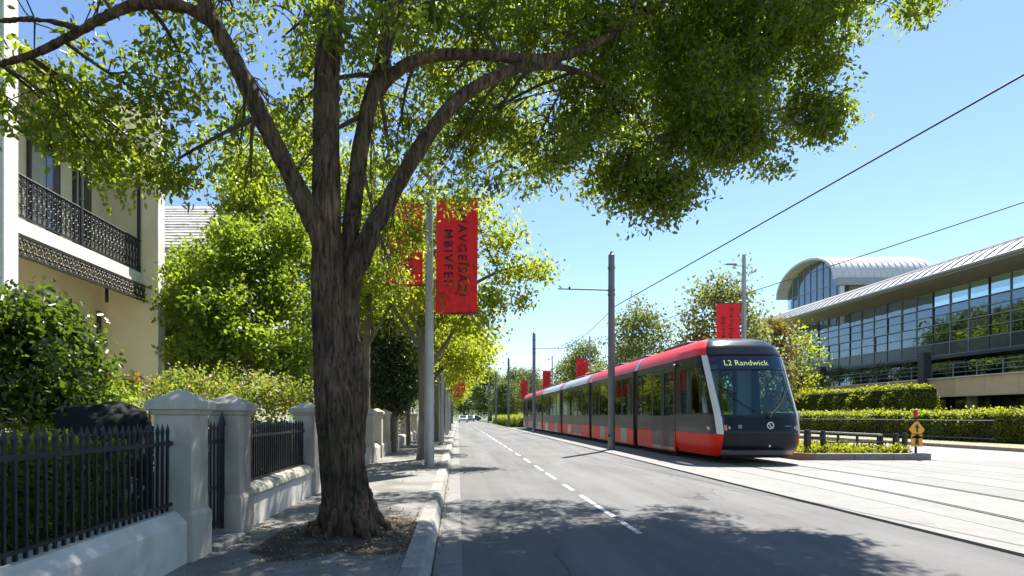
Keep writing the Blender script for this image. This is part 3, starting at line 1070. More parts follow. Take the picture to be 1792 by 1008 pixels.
fz = MB().box(hx_b + 0.092, hx_b + 0.122, HY0, HY1, 4.335, 4.385).box(hx_b + 0.092, hx_b + 0.122, HY0, HY1, 4.0, 4.04).build('frieze_rail', M['iron'], h)
fb = MB()
for yv, zv, rr in ((0.04, 0.07, 0.035), (0.12, 0.07, 0.035), (0.08, 0.15, 0.05), (0.04, 0.235, 0.035), (0.12, 0.235, 0.035)):
    fb.ring((0, yv, zv), rr, 0.011, 'x', 10, 4)
fb.tube([(0, 0, 0.0), (0, 0.16, 0.3)], 0.009, 4).tube([(0, 0.16, 0.0), (0, 0, 0.3)], 0.009, 4)
fme = fb.mesh('lace_piece', M['iron'])
for i in range(int((HY1 - HY0) / 0.163)):
    piece('lace_piece', fme, h, (hx_b + 0.107, HY0 + 0.02 + i * 0.163, 4.035))
for yv in (HY0 + 0.09, 11.2, HY1 - 0.07):
    MB().tube([(hx_b, yv, 4.66), (hx_b, yv, 7.3)], 0.035, 10).build('balcony_post', M['iron'], h)
MB().tube([(-7.75, 12.6, 3.86), (-7.75, 12.6, 4.36)], .035, 8).build('hanging_bracket', M['iron'], h)
# upper doors, lower door and window
for y0, y1 in ((9.5, 10.35), (11.0, 11.75), (12.3, 12.75)):
    d = MB().box(hx_w - 0.02, hx_w + 0.03, y0 - 0.06, y1 + 0.06, 4.665, 7.1).build('door_frame', M['dark_wood'], h)
    MB().box(hx_w + 0.031, hx_w + 0.05, y0, y0 + (y1 - y0) * 0.48, 4.7, 7.0).build('door_leaf', M['pale_paint'], d)
    MB().box(hx_w + 0.031, hx_w + 0.045, y0 + (y1 - y0) * 0.52, y1, 4.7, 7.0).build('pane', M['car_glass'], d)
d = MB().box(hx_w - 0.02, hx_w + 0.05, 13.06, 13.14, 0.42, 3.75).box(hx_w - 0.02, hx_w + 0.05, 11.98, 12.06, 0.42, 3.7).build('door_frame', M['dark_wood'], h)
MB().box(hx_w - 0.01, hx_w + 0.03, 12.06, 13.06, 0.42, 3.1).build('door_leaf', M['pale_paint'], d)
for zz in ((0.6, 1.5), (1.7, 2.9)):
    MB().box(hx_w + 0.03, hx_w + 0.045, 12.2, 12.9, *zz).build('door_panel', M['grey_stucco'], d, bevel=0.006)
MB().box(hx_w - 0.01, hx_w + 0.03, 9.6, 11.3, 0.9, 3.2).build('window_frame', M['dark_wood'], h)
# verandah roof of corrugated iron
vr = MB()
prof = []
nn = 150
vs, fs = [], []
for k in range(nn + 1):
    y = HY0 + (HY1 - HY0) * k / nn
    dz = 0.012 * math.cos(k / nn * (HY1 - HY0) / 0.076 * 2 * math.pi)
    for (x, z) in ((hx_b + 0.25, 7.36), (-7.8, 7.72), (hx_w, 7.98), (-9.2, 8.3)):
        vs.append((x, y, z + dz))
for k in range(nn):
    for j in range(3):
        fs.append((k * 4 + j, k * 4 + j + 1, k * 4 + 4 + j + 1, k * 4 + 4 + j))
rf = vr.add(vs, fs).build('verandah_roof', M['sheet'], h, smooth=True)
MB().tube([(hx_b + 0.29, HY0, 7.33), (hx_b + 0.29, HY1, 7.33)], 0.06, 8).build('roof_gutter', M['white_stucco'], rf)
MB().box(hx_b - 0.05, hx_b + 0.03, HY0, HY1, 7.12, 7.34).build('beam', M['white_stucco'], h)
MB().prism([(-9.0, 8.2), (-16, 8.2), (-12.5, 10.3)], 1, HY0, HY1).build('main_roof', M['sheet'], h)

# neighbouring house whose shingled roof shows between the trees
nb = thing('shingled_house', 'neighbouring house with pale weathered shingle roof seen between trees', 'house', (-13, 26, 0.14))
MB().box(-18.5, -9.2, 24.2, 31, 0.1, 8.6).build('wall', M['grey_stucco'], nb)
rfn = MB().prism([(24.3, 8.4), (30.9, 8.4), (27.6, 11.4)], 0, -18.6, -10.6).build('roof', M['joint'], nb)
rng = random.Random(3)
for k in range(15):
    t = k / 15
    y0 = 24.0 + (27.6 - 24.0) * t
    z0 = 8.38 + (11.42 - 8.38) * t
    dy, dz = 3.6 / 15 * 1.25, 3.04 / 15 * 1.25
    x = -18.6
    mb = MB()
    x_end = -9.1 - 2.2 * t + 0.0
    while x < x_end:
        wd = rng.uniform(0.5, 1.1)
        x2 = min(x + wd, x_end)
        j = rng.uniform(0, 0.03)
        mb.add([(x, y0 - j, z0), (x2 - 0.02, y0 - j, z0 + rng.uniform(-.02, .02)), (x2 - 0.02, y0 + dy, z0 + dz), (x, y0 + dy, z0 + dz),
                (x, y0 - j, z0 + 0.06), (x2 - 0.02, y0 - j, z0 + 0.06), (x2 - 0.02, y0 + dy, z0 + dz + 0.02), (x, y0 + dy, z0 + dz + 0.02)],
               [(3, 2, 1, 0), (4, 5, 6, 7), (0, 1, 5, 4), (1, 2, 6, 5), (2, 3, 7, 6), (3, 0, 4, 7)])
        x = x2
    mb.build('shingle_course', M['tile'], rfn)
# hip end towards the street
mb = MB()
for k in range(13):
    t = k / 13
    z0 = 8.38 + 3.0 * t
    xo = -9.05 - 2.2 * t
    y0, y1 = 24.0 + 3.6 * t, 31.2 - 3.6 * t
    mb.add([(xo, y0, z0), (xo, y1, z0), (xo - 0.2, y1 - .28, z0 + 0.27), (xo - 0.2, y0 + .28, z0 + 0.27), (xo - .06, y0, z0 - .02), (xo - .06, y1, z0 - .02)],
           [(0, 1, 2, 3), (0, 4, 5, 1)])
mb.build('hip_end', M['tile'], rfn)


# ================================================================== THE BIG STREET TREE
tree = thing('street_tree', 'big spreading street tree with dark fissured trunk in the foreground', 'tree', (-1.15, 5.94, 0.12))


def pix(pts):
    """[(px,py,Y,r)] -> points and radii"""
    return [P(a, b, c) for a, b, c, _ in pts], [d for *_, d in pts]


stems = {
    'main': [(608, 948, 5.94, .32), (607, 928, 5.94, .285), (605, 895, 5.94, .275), (602, 840, 5.94, .268), (598, 780, 5.94, .272), (593, 715, 5.94, .265), (584, 655, 5.94, .22),
             (577, 590, 5.94, .19), (574, 500, 5.94, .178), (573, 420, 5.94, .172), (571, 330, 5.96, .165), (571, 230, 5.98, .155), (573, 110, 6.0, .148), (585, 0, 6.05, .13), (605, -150, 6.2, .1), (640, -330, 6.4, .06)],
    'right': [(612, 790, 5.98, .2), (618, 710, 5.98, .185), (620, 650, 6.0, .135), (615, 590, 6.02, .118), (612, 530, 6.04, .115), (612, 470, 6.06, .115)],
    'c': [(612, 480, 6.06, .10), (615, 400, 6.1, .105), (624, 310, 6.2, .105), (638, 220, 6.3, .10), (656, 150, 6.4, .098), (676, 75, 6.5, .09), (705, -40, 6.6, .075), (745, -220, 6.9, .045)],
    'd': [(612, 500, 6.02, .11), (640, 430, 6.0, .115), (672, 365, 6.05, .108), (712, 295, 6.15, .10), (755, 228, 6.3, .096), (805, 172, 6.5, .09), (860, 138, 6.75, .08), (915, 118, 7.0, .068),
          (990, 120, 7.4, .048), (1060, 145, 7.9, .036), (1110, 190, 8.3, .026), (1140, 250, 8.6, .016)],
    'c2': [(660, 165, 6.4, .07), (688, 130, 6.45, .082), (730, 105, 6.55, .078), (790, 95, 6.7, .074), (860, 97, 6.9, .072), (930, 104, 7.1, .072), (1005, 92, 7.4, .066), (1075, 58, 7.8, .055),
           (1140, 18, 8.2, .044), (1230, -40, 8.7, .034), (1350, -80, 9.3, .022)],
    'a': [(580, 470, 5.92, .11), (556, 405, 5.86, .118), (520, 330, 5.8, .112), (484, 258, 5.75, .106), (448, 185, 5.7, .10), (412, 110, 5.66, .096), (374, 38, 5.62, .088), (338, -45, 5.6, .075), (290, -180, 5.6, .05)],
    'a2': [(384, 52, 5.63, .06), (345, 22, 5.58, .066), (295, 8, 5.5, .062), (240, 8, 5.45, .056), (185, 28, 5.4, .05), (125, 62, 5.35, .043), (65, 92, 5.3, .037), (0, 112, 5.25, .032), (-90, 130, 5.2, .024)],
    'a3': [(140, 52, 5.37, .032), (100, 40, 5.35, .03), (50, 34, 5.3, .028), (0, 36, 5.25, .025), (-80, 30, 5.2, .02)],
}
ST = []
tm = MB()
for k, pts in stems.items():
    p_, r_ = pix(pts)
    r_ = [v * .87 for v in r_]
    sp, sr = smooth_path(p_, 4), lerp_list(r_, 4)
    ST.append((sp, sr))
    tm.tube(sp, sr, 14)
base = Vector((-1.15, 5.94, 0.12))
for ang, ln, rr in ((-35, 0.40, .06), (20, 0.36, .055), (80, 0.36, .055), (140, 0.38, .06), (200, 0.36, .055), (250, 0.33, .055), (305, 0.44, .07)):
    d = Vector((math.cos(R(ang)), math.sin(R(ang)), 0))
    tm.tube([base + d * 0.16 + Vector((0, 0, 0.5)), base + d * 0.27 + Vector((0, 0, 0.2)), base + d * 0.42 + Vector((0, 0, 0.05)), base + d * ln + Vector((0, 0, -0.03))],
            [rr * .7, rr, rr * .75, rr * .35], 10)
me0 = tm.mesh('trunk_raw', M['bark'])
tmp = bpy.data.objects.new('trunk_raw', me0)
COL.objects.link(tmp)
md = tmp.modifiers.new('r', 'REMESH')
md.mode = 'VOXEL'
md.voxel_size = 0.016
sm = tmp.modifiers.new('s', 'SMOOTH')
sm.iterations = 6
sm.factor = 0.5
dg = bpy.context.evaluated_depsgraph_get()
me = bpy.data.meshes.new_from_object(tmp.evaluated_get(dg))
bpy.data.objects.remove(tmp)
nv = len(me.vertices)
co = np.empty(nv * 3, np.float32)
no = np.empty(nv * 3, np.float32)
me.vertices.foreach_get('co', co)
me.vertex_normals.foreach_get('vector', no)
co = co.reshape(-1, 3)
no = no.reshape(-1, 3)
dsp = np.empty(nv, np.float32)
for i in range(nv):
    x, y, z = co[i]
    amp = 1.0 if z < 2.6 else max(0.3, 1 - (z - 2.6) * 0.4)
    a = noise.noise((x * 13, y * 13, z * 1.7))
    b = noise.noise((x * 30 + 5, y * 30, z * 4.5))
    c = noise.noise((x * 3.2, y * 3.2, z * 1.2 + 9))
    dsp[i] = amp * (0.026 * (0.7 - 2.6 * abs(a)) + 0.008 * b) + 0.022 * c * amp
co += no * dsp[:, None]
me.vertices.foreach_set('co', co.reshape(-1))
for p in me.polygons:
    p.use_smooth = True
me.materials.clear()
me.materials.append(M['bark'])
me.update()
me.name = 'trunk'
link('trunk', me, tree)

rngt = np.random.default_rng(11)
vis = [  # px, py, Y, radius, twigs
    (1128, 335, 9.0, .62, 62), (1075, 290, 9.0, .55, 46), (1185, 345, 9.0, .48, 36), (1290, 245, 9.2, .78, 105), (1215, 215, 9.0, 1.0, 150), (1430, 190, 9.5, .58, 66), (1452, 215, 9.4, .36, 22),
    (1425, 55, 9.5, 1.0, 150), (1300, 70, 9.2, 1.25, 230), (1170, 90, 9.0, 1.2, 190), (1060, 180, 8.6, .8, 62), (1015, 235, 8.5, .6, 36),
    (940, 255, 8.5, .66, 54), (860, 225, 8.5, .8, 64), (790, 260, 8.8, .7, 46), (780, 150, 8.2, .85, 62), (950, 50, 8.0, .9, 84), (1060, 30, 8.2, 1.0, 110), (820, 30, 7.5, .9, 76),
    (1595, 8, 8.2, .26, 14),
    (720, 30, 7.0, .7, 48), (640, 60, 7.0, .6, 36), (700, 220, 8.0, .6, 34), (655, 190, 7.6, .5, 24),
    (500, 60, 6.8, .7, 54), (470, 180, 7.0, .6, 42), (420, 250, 7.2, .55, 34), (510, 200, 7.4, .6, 34), (520, 300, 7.8, .5, 26), (440, 320, 7.6, .5, 26),
    (100, 165, 5.9, .55, 54), (180, 190, 6.1, .6, 62), (260, 170, 6.2, .55, 52), (250, 260, 6.5, .5, 40), (320, 110, 6.2, .5, 36), (60, 245, 6.0, .26, 10), (150, 260, 6.2, .4, 24), (310, 280, 6.6, .42, 28), (200, 310, 6.4, .28, 12),
    (60, 40, 5.6, .5, 26), (170, -10, 5.7, .5, 26), (20, 190, 5.7, .4, 22), (330, -20, 5.9, .5, 28), (410, 20, 6.2, .5, 30), (580, 40, 5.5, .35, 16), (680, 60, 6.0, .35, 14), (560, 130, 5.6, .16, 5),
]
vis += [(690, 410, 11.6, .6, 60), (685, 480, 12.0, .45, 36), (720, 330, 11.4, .6, 32), (800, 335, 11.6, .5, 18), (650, 350, 11.0, .5, 22)]
blobs = [(P(a, b, c), r * (.9 if a > 1000 else 1), int(n * (.62 if a > 1000 else (.38 if a > 560 else (.19 if b < 230 else .28))))) for a, b, c, r, n in vis]
top = [(1400, -120, 9.5, 1.2, 150), (1300, -160, 9.2, 1.6, 190), (1120, -150, 8.8, 1.6, 190), (940, -140, 8.2, 1.4, 150), (760, -140, 7.4, 1.2, 110), (560, -130, 6.6, 1.1, 95), (380, -140, 6.2, 1.0, 80), (180, -140, 5.9, 1.0, 70)]
blobs += [(P(a, b, c), r * .92, int(n * (.5 if a > 900 else (.22 if a > 560 else .10)))) for a, b, c, r, n in top]
blobs += [(Vector(c), r, int(n * (.5 if c[0] > 3.5 else (.2 if c[0] > 2.3 else (.5 if c[0] > .3 else .2))))) for c, r, n in [
    ((0.4, 6.5, 8.6), 1.7, 170), ((2.2, 7.5, 9.0), 1.8, 190), ((4.0, 8.6, 9.0), 1.7, 180), ((5.2, 8.4, 8.4), 1.3, 110), ((-1.6, 6.2, 8.6), 1.7, 160), ((-3.2, 5.6, 8.0), 1.4, 110),
    ((1.0, 9.6, 8.0), 1.6, 140), ((2.8, 10.4, 8.0), 1.7, 150), ((4.4, 10.3, 7.8), 1.3, 100), ((-0.8, 8.6, 7.8), 1.4, 100), ((0.6, 4.6, 8.4), 1.5, 120), ((2.4, 5.4, 8.6), 1.5, 120), ((-1.2, 3.8, 8.0), 1.4, 100),
    ((0.2, 11.0, 6.9), 1.1, 60), ((-3.0, 3.6, 7.6), 1.3, 90), ((-2.2, 8.0, 8.0), 1.2, 80), ((3.6, 6.8, 9.2), 1.3, 100), ((0.8, 2.6, 8.0), 1.3, 90), ((4.0, 11.7, 7.4), 1.0, 90), ((5.4, 11.4, 7.5), .9, 80)]]
blobs += [(Vector((2.9, 12.0, 7.3)), 1.0, 34), (Vector((1.6, 12.2, 6.9)), .8, 26), (Vector((.6, 11.4, 7.6)), 1.2, 60), (Vector((5.2, 10.6, 8.4)), 1.2, 60)]
T = [blob_twigs(c, r, n, rngt, 0.5) for c, r, n in blobs]
b2 = MB()
add_branches(b2, ST, blobs, T, rngt, r0=0.03, ntw=16, rt=0.0065)
link('branches', b2.mesh('branches', M['twig'], 60), tree)
C = np.concatenate([twig_leaves(t, 66, 0.13, rngt) for t in T])
Ls = 0.084 * (0.45 + 1.0 * rngt.random(len(C)))
link('crown', leaves('crown', C, Ls, M['leaf_main'], 0.42, 0.5, 0.22, True, rngt), tree)

# soil and leaf litter round the trunk
poly = []
for k in range(96):
    t = 2 * math.pi * k / 96
    rx, ry = 0.84, 1.0
    q = 1 + 0.34 * noise.noise((math.cos(t) * 1.6, math.sin(t) * 1.6, 0.5)) + 0.16 * noise.noise((math.cos(t) * 6, math.sin(t) * 6, 2.5)) + .08 * noise.noise((math.cos(t) * 17, math.sin(t) * 17, 4.5))
    poly.append((max(-1.9, min(-0.47, -1.08 + rx * q * math.cos(t))), 5.9 + ry * q * math.sin(t)))
vs = [(-1.1, 5.94, 0.165)] + [(x, y, 0.1225) for x, y in poly]
struct('tree_pit', MB().add(vs, [(0, 1 + k, 1 + (k + 1) % 96) for k in range(96)]), M['soil'], smooth='all')
n = 2600
ang = rngt.random(n) * 6.28
rad = 0.3 + np.abs(rngt.normal(size=n)) * .48
Cx = np.stack([np.clip(-1.08 + rad * np.cos(ang), -2.2, -0.5), 5.9 + rad * 1.25 * np.sin(ang), np.full(n, 0.128) + 0.02 * rngt.random(n)], 1)
n2 = 420
C2 = np.stack([-0.205 + 0.03 * rngt.normal(size=n2), 2.4 + 13 * rngt.random(n2) ** 1.3, np.full(n2, 0.006)], 1)
n3 = 300
C3 = np.stack([-2.2 + 0.10 * np.abs(rngt.normal(size=n3)), 3 + 9 * rngt.random(n3), np.full(n3, 0.127)], 1)
n4 = 260
C4 = np.stack([-2.2 + 1.75 * rngt.random(n4), 3 + 11 * rngt.random(n4), np.full(n4, 0.126)], 1)
CC = np.concatenate([Cx, C2, C3, C4])
me = leaves('leaf_litter', CC, 0.026 * (0.35 + 1.1 * rngt.random(len(CC))), M['litter'], 0.0, 6.0, 0.3, False, rngt)
o = link('leaf_litter', me)
tag(o, 'dry brown fallen leaves round the big trunk and in the gutter', 'leaf litter', kind='stuff')

# ================================================================== LEFT: GARDEN PLANTS
def shrub(name, label, cat, blobs, mat, leaf, per, sig, seed, group=None, two=True, droop=0.25, stemr=0.03, up=0.6, wid=0.28, core=0.0, shell=0.35):
    c0 = Vector(blobs[0][0])
    base = Vector((c0.x, c0.y, 0.14))
    t = thing(name, label, cat, base, group)
    st = [([base, base.lerp(c0, 0.5) + Vector((0.05, 0, 0)), c0], [stemr, stemr * .8, stemr * .5])]
    rng = np.random.default_rng(seed)
    make_tree(t, st, blobs, mat, leaf, per, sig, M['twig'], droop, two, False, seed, ntw=6, trunk_name='stem', up=up, wid=wid, shell=shell, nside=7)
    return t


def hedge(name, label, x0, x1, y0, y1, z0, z1, mat, leaf, n, seed, round_=0.12, group=None):
    t = thing(name, label, 'hedge', ((x0 + x1) / 2, (y0 + y1) / 2, z0), group)
    q = leaf * 0.9
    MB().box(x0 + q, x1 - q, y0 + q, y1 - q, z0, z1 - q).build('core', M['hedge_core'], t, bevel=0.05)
    rng = np.random.default_rng(seed)
    dx, dy, dz = x1 - x0, y1 - y0, z1 - z0
    A = np.array([dx * dy, dy * dz, dy * dz, dx * dz, dx * dz])
    f = rng.choice(5, n, p=A / A.sum())
    u, v = rng.random(n), rng.random(n)
    C = np.empty((n, 3))
    C[:, 0] = np.where(f == 0, x0 + u * dx, np.where(f == 1, x0, np.where(f == 2, x1, x0 + u * dx)))
    C[:, 1] = np.where(f == 0, y0 + v * dy, np.where(f <= 2, y0 + u * dy, np.where(f == 3, y0, y1)))
    C[:, 2] = np.where(f == 0, z1, z0 + v * dz)
    ctr = np.array([(x0 + x1) / 2, (y0 + y1) / 2, (z0 + z1) / 2])
    jit = rng.normal(size=(n, 3)) * leaf * 0.45
    C += jit - np.sign(C - ctr) * (rng.random((n, 1)) ** 2) * leaf * 0.6
    lump = np.sin(C[:, 1] * 1.3 + C[:, 2] * 2.0) * np.sin(C[:, 1] * .47 + 1.1) + .6 * np.sin(C[:, 1] * 3.7 + C[:, 0] * 2.2)
    amp = min(.13, leaf * .8)
    # rounded shoulders
    ez = np.clip((C[:, 2] - (z1 - round_)) / round_, 0, 1)
    for ax, a0, a1 in ((0, x0, x1), (1, y0, y1)):
        C[:, ax] = np.clip(C[:, ax], a0 + ez * round_ * 0.45 - leaf * 0.4, a1 - ez * round_ * 0.45 + leaf * 0.4)
    C[:, 0] += lump * amp * np.sign(C[:, 0] - ctr[0]) * (f != 0)
    C[:, 2] += lump * amp * .7 * (f == 0) + (f == 0) * (rng.random(n) > .93) * rng.random(n) * leaf * 1.6
    me = leaves('foliage', C, leaf * (0.7 + 0.6 * rng.random(n)), mat, -0.15, 1.5, 0.27, False, rng)
    link('foliage', me, t)
    return t


hedge('clipped_hedge', 'dark clipped hedge behind the nearest spiked fence', -3.35, -2.72, 0.8, 4.75, 0.14, 1.13, M['leaf_garden'], 0.055, 26000, 21, group='clipped hedges behind the fence')
hedge('clipped_hedge', 'dark clipped hedge behind the fence between the gate and the big tree', -3.4, -2.72, 6.25, 9.4, 0.14, 1.22, M['leaf_dark'], 0.05, 17000, 22, group='clipped hedges behind the fence')

shrub('round_bush', 'large rounded glossy green bush at the left edge', 'bush',
      [(P(30, 640, 6.4), (.75, .8, .85), 240), (P(-60, 600, 6.3), (.6, .7, .8), 120), (P(70, 580, 6.4), (.3, .5, .36), 56), (P(85, 700, 6.2), (.36, .5, .33), 60)],
      M['leaf_gloss'], 0.085, 34, 0.11, 31, two=True, up=0.9)
shrub('sunlit_shrub', 'low sunlit yellow-green shrub beside the porch', 'shrub',
      [(P(150, 685, 8.6), (.45, .5, .3), 50), (P(205, 700, 9.2), (.42, .4, .22), 34), (P(120, 710, 8.2), (.36, .4, .28), 34)], M['leaf_garden'], 0.075, 24, 0.10, 32)
shrub('flowering_shrub', 'pink and green flowering shrub behind the gate pillars', 'shrub',
      [(P(330, 690, 9.6), (.5, .5, .36), 60), (P(300, 665, 10.4), (.4, .4, .3), 34)], M['leaf_flower'], 0.07, 24, 0.10, 33, group='flowering shrubs')
shrub('flowering_shrub', 'pink and pale flowering shrub between the middle pillars', 'shrub',
      [(P(440, 700, 10.2), (.75, .6, .42), 110), (P(500, 690, 10.8), (.5, .5, .4), 60), (P(395, 680, 10.6), (.4, .5, .35), 40)], M['leaf_flower'], 0.07, 24, 0.10, 34, group='flowering shrubs')
shrub('rose_stems', 'thin rose stems with red blooms in front of the porch', 'shrub',
      [(P(228, 674, 10.6), (.42, .25, .17), 26)],
      leaf_mat('rose_leaf', (0.05, 0.09, 0.02), (0.11, 0.15, 0.03), (0.35, 0.4, 0.04), 0.4, 0.5, (0.30, 0.02, 0.03), 0.45), 0.07, 20, 0.07, 35)
# low garden railing
gr = thing('garden_railing', 'small dark garden railing in front of the porch', 'railing', P(230, 720, 10.4))
for px in (187, 206, 228, 262):
    a = P(px, 684, 10.4)
    MB().tube([(a.x, a.y, 0.14), (a.x, a.y, a.z + 0.05)], 0.02 if px != 228 else 0.045, 8).build('post', M['iron'], gr)
a, b = P(150, 682, 10.4), P(272, 682, 10.4)
MB().tube([a, b], 0.016, 6).build('rail', M['iron'], gr)

# dark boulder
bm = bmesh.new()
bmesh.ops.create_icosphere(bm, subdivisions=5, radius=1.0)
for v in bm.verts:
    d = v.co.normalized()
    q = 1 + 0.22 * noise.noise(d * 1.6 + Vector((3, 0, 0))) + 0.12 * noise.noise(d * 4.2) + 0.05 * abs(noise.noise(d * 9))
    v.co = Vector((d.x * 0.52 * q, d.y * 0.5 * q, d.z * 0.62 * q))
    if v.co.z > 0.28:
        v.co.z = 0.28 + (v.co.z - 0.28) * 0.45
me = bpy.data.meshes.new('boulder')
bm.to_mesh(me)
bm.free()
for p in me.polygons:
    p.use_smooth = True
me.materials.append(M['boulder'])
o = link('boulder', me)
a = P(178, 760, 6.2)
o.location = (a.x, a.y, 1.05)
tag(o, 'dark furrowed boulder rising above the nearest spiked fence', 'boulder')
mb = MB()
mb.lathe([(0.62, 0.0), (0.60, 0.5), (0.5, 0.62)], 24, (a.x, a.y, 0.1))
tag(mb.build('raised_bed', M['boulder'], smooth=True), 'dark round stone bed under the furrowed boulder', 'planter')

# garden trees
t = thing('garden_tree', 'bushy yellow-green garden tree between the house and the big trunk', 'tree', (-5.9, 13.6, 0.14), 'garden trees behind the fence')
make_tree(t, [([(-5.9, 14.6, 0.1), (-5.8, 14.5, 1.5), (-5.6, 14.3, 3.2), (-5.4, 14.2, 4.6)], [.13, .11, .08, .05]), ([(-5.8, 14.5, 1.3), (-5.0, 14.2, 2.6), (-4.6, 14.0, 3.6)], [.08, .06, .03])],
          [(P(350, 520, 13.4), (.9, .9, .8), 130), (P(420, 450, 14.2), (1.0, 1.0, .9), 150), (P(345, 480, 15.0), (.85, .9, .7), 100), (P(480, 520, 14.2), (.8, .9, .8), 110), (P(430, 600, 13.2), (1.0, .9, .6), 130),
           (P(350, 620, 12.8), (.7, .8, .5), 80), (P(500, 620, 13.6), (.7, .8, .6), 80), (P(390, 540, 12.8), (.7, .6, .5), 70), (P(500, 420, 15), (.8, .9, .7), 80)],
          M['leaf_garden'], 0.115, 34, 0.15, None, 0.3, False, False, 41, ntw=6)
t = thing('garden_tree', 'tall dark-leaved tree just beyond the terrace house', 'tree', (-8.0, 16.5, 0.14), 'garden trees behind the fence')
make_tree(t, [([(-8.0, 16.5, 0.1), (-7.9, 16.5, 2), (-7.7, 16.4, 4.0)], [.14, .11, .06])],
          [(P(310, 560, 16), (.9, 1, 1.2), 150), (P(320, 620, 15.6), (.9, .9, 1.0), 110), (P(302, 500, 16.2), (.6, .8, .8), 60), (P(400, 620, 16.2), (1.2, .9, 1.0), 130)],
          M['leaf_gloss'], 0.13, 26, 0.18, None, 0.3, False, False, 42, ntw=5)
t = thing('garden_tree', 'tall yellow-green tree rising behind the big trunk', 'tree', (-5.4, 21, 0.14), 'garden trees behind the fence')
make_tree(t, [([(-5.4, 21, 0.1), (-5.3, 21, 3), (-5.0, 21, 6.0), (-4.9, 21, 8)], [.2, .17, .11, .05])],
          [(P(430, 330, 20), (1.2, 1.2, 1.0), 90), (P(500, 380, 20), (1.2, 1.2, 1.2), 110), (P(560, 300, 20.5), (1.2, 1.2, 1.1), 90), (P(620, 380, 20), (1.2, 1.2, 1.2), 100), (P(520, 470, 19.5), (1.2, 1.2, 1.2), 100),
           (P(660, 470, 19), (1.1, 1.2, 1.2), 100), (P(410, 410, 19), (.8, .9, .8), 55), (P(640, 300, 21), (1.1, 1.1, .9), 60), (P(520, 240, 21), (1.1, 1.1, .9), 50), (P(590, 560, 18.5), (.9, .9, .9), 70), (P(415, 355, 19), (.8, .9, .7), 50), (P(450, 290, 20), (1.0, 1.0, .8), 55)],
          M['leaf_street'], 0.15, 24, 0.21, None, 0.35, False, False, 43, ntw=5)
t = thing('garden_tree', 'slender pale-trunked tree just right of the big trunk', 'tree', (-2.85, 17.3, 0.14), 'garden trees behind the fence')
make_tree(t, [([(-2.85, 17.3, 0.1), (-2.8, 17.3, 1.8), (-2.78, 17.3, 3.4), (-2.7, 17.3, 4.6), (-2.5, 17.2, 5.8)], [.15, .13, .115, .09, .05]), ([(-2.78, 17.3, 3.4), (-2.2, 17.2, 4.4), (-1.7, 17.0, 5.0)], [.06, .045, .03])],
          [(P(670, 440, 17), (.9, 1, .9), 75), (P(720, 500, 17.4), (.9, 1, .8), 75), (P(690, 380, 17.6), (.9, 1, .8), 60), (P(640, 520, 17.6), (.6, .8, .7), 40), (P(760, 430, 18), (.9, .9, .8), 60)],
          M['leaf_street'], 0.14, 22, 0.19, None, 0.35, False, False, 44, ntw=5)
for i, (px, py, Y, rx, rz, nn, lab) in enumerate([(690, 640, 19.5, .85, 1.7, 210, 'dark conical evergreen right of the slender pale trunk'),
                                                 (722, 600, 24, .9, 2.3, 190, 'dark tall evergreen just left of the tall lamp post'),
                                                 (660, 600, 22, .9, 2.0, 170, 'dark evergreen half hidden behind the slender pale trunk')]):
    c = P(px, py, Y)
    c.x = min(c.x, -2.2 if Y < 22 else -2.1)
    t = thing('evergreen_tree', lab, 'tree', (c.x, c.y, 0.14), 'dark evergreens behind the fence')
    make_tree(t, [([(c.x, c.y, 0.1), (c.x, c.y, c.z), (c.x, c.y, c.z + rz)], [.1, .08, .03])], [((c.x, c.y, c.z), (rx, rx, rz), nn), ((c.x, c.y, c.z - rz * .5), (rx, rx, rz * .5), nn // 2)],
              M['leaf_dark'], 0.12, 30, 0.17, None, 0.3, False, False, 50 + i, ntw=4)
shrub('leafy_shrub', 'small bright yellow-green shrub behind the far low wall', 'shrub', [(Vector((-2.75, 22.8, 1.25)), (.35, .6, .5), 50)], M['leaf_garden'], 0.1, 22, 0.13, 56)

# ================================================================== LEFT: ROW OF STREET TREES
def street_proto(name, label, group, seed, mat, n_blob=15, leaf=0.14, per=22, tall=1.0, extra=()):
    t = thing(name, label, 'tree', (0, 0, 0), group)
    rng = np.random.default_rng(seed)
    stems = [([Vector((0, 0, -0.1)), Vector((0.0, 0, 0.25)), Vector((0.03, 0, 1.4)), Vector((0.0, 0.05, 2.8)), Vector((-0.1, 0, 4.4 * tall)), Vector((-0.2, 0, 6.2 * tall))], [.24, .17, .15, .14, .09, .04])]
    for k in range(5):
        a = k * 1.26 + rng.random() * 0.5
        h0 = 2.4 + 0.35 * k * tall
        d = Vector((math.cos(a), math.sin(a), 0))
        stems.append(([Vector((0, 0, h0)), d * 0.6 + Vector((0, 0, h0 + 0.8)), d * 1.3 + Vector((0, 0, h0 + 1.9 * tall)), d * 1.9 + Vector((0, 0, h0 + 2.6 * tall))], [.075, .06, .04, .02]))
    blobs = []
    for k in range(n_blob):
        a = k * 2.4 + rng.random() * 0.7
        rr = 0.5 + 1.7 * math.sqrt((k + .5) / n_blob)
        z = ((3.7 if extra else 2.9) + (3.6 if extra else 4.4) * ((k * 0.618) % 1.0) - 0.25 * rr) * tall
        blobs.append(((rr * math.cos(a) - 0.35, rr * math.sin(a), z + 0.6), (0.75 + .35 * rng.random(), 0.75 + .3 * rng.random(), 0.6 + .25 * rng.random()), 34))
    for (c, r_, n_) in extra:
        blobs.append((c, r_, n_))
    if extra:
        stems.append(([Vector((0, 0, 3.2)), Vector((.9, .2, 4.6)), Vector((2.2, .7, 5.5)), Vector((3.5, 1.2, 5.9))], [.08, .06, .04, .02]))
    make_tree(t, stems, blobs, mat, leaf, per, 0.2, None, 0.4, False, True, seed, ntw=5, merge=True)
    return t


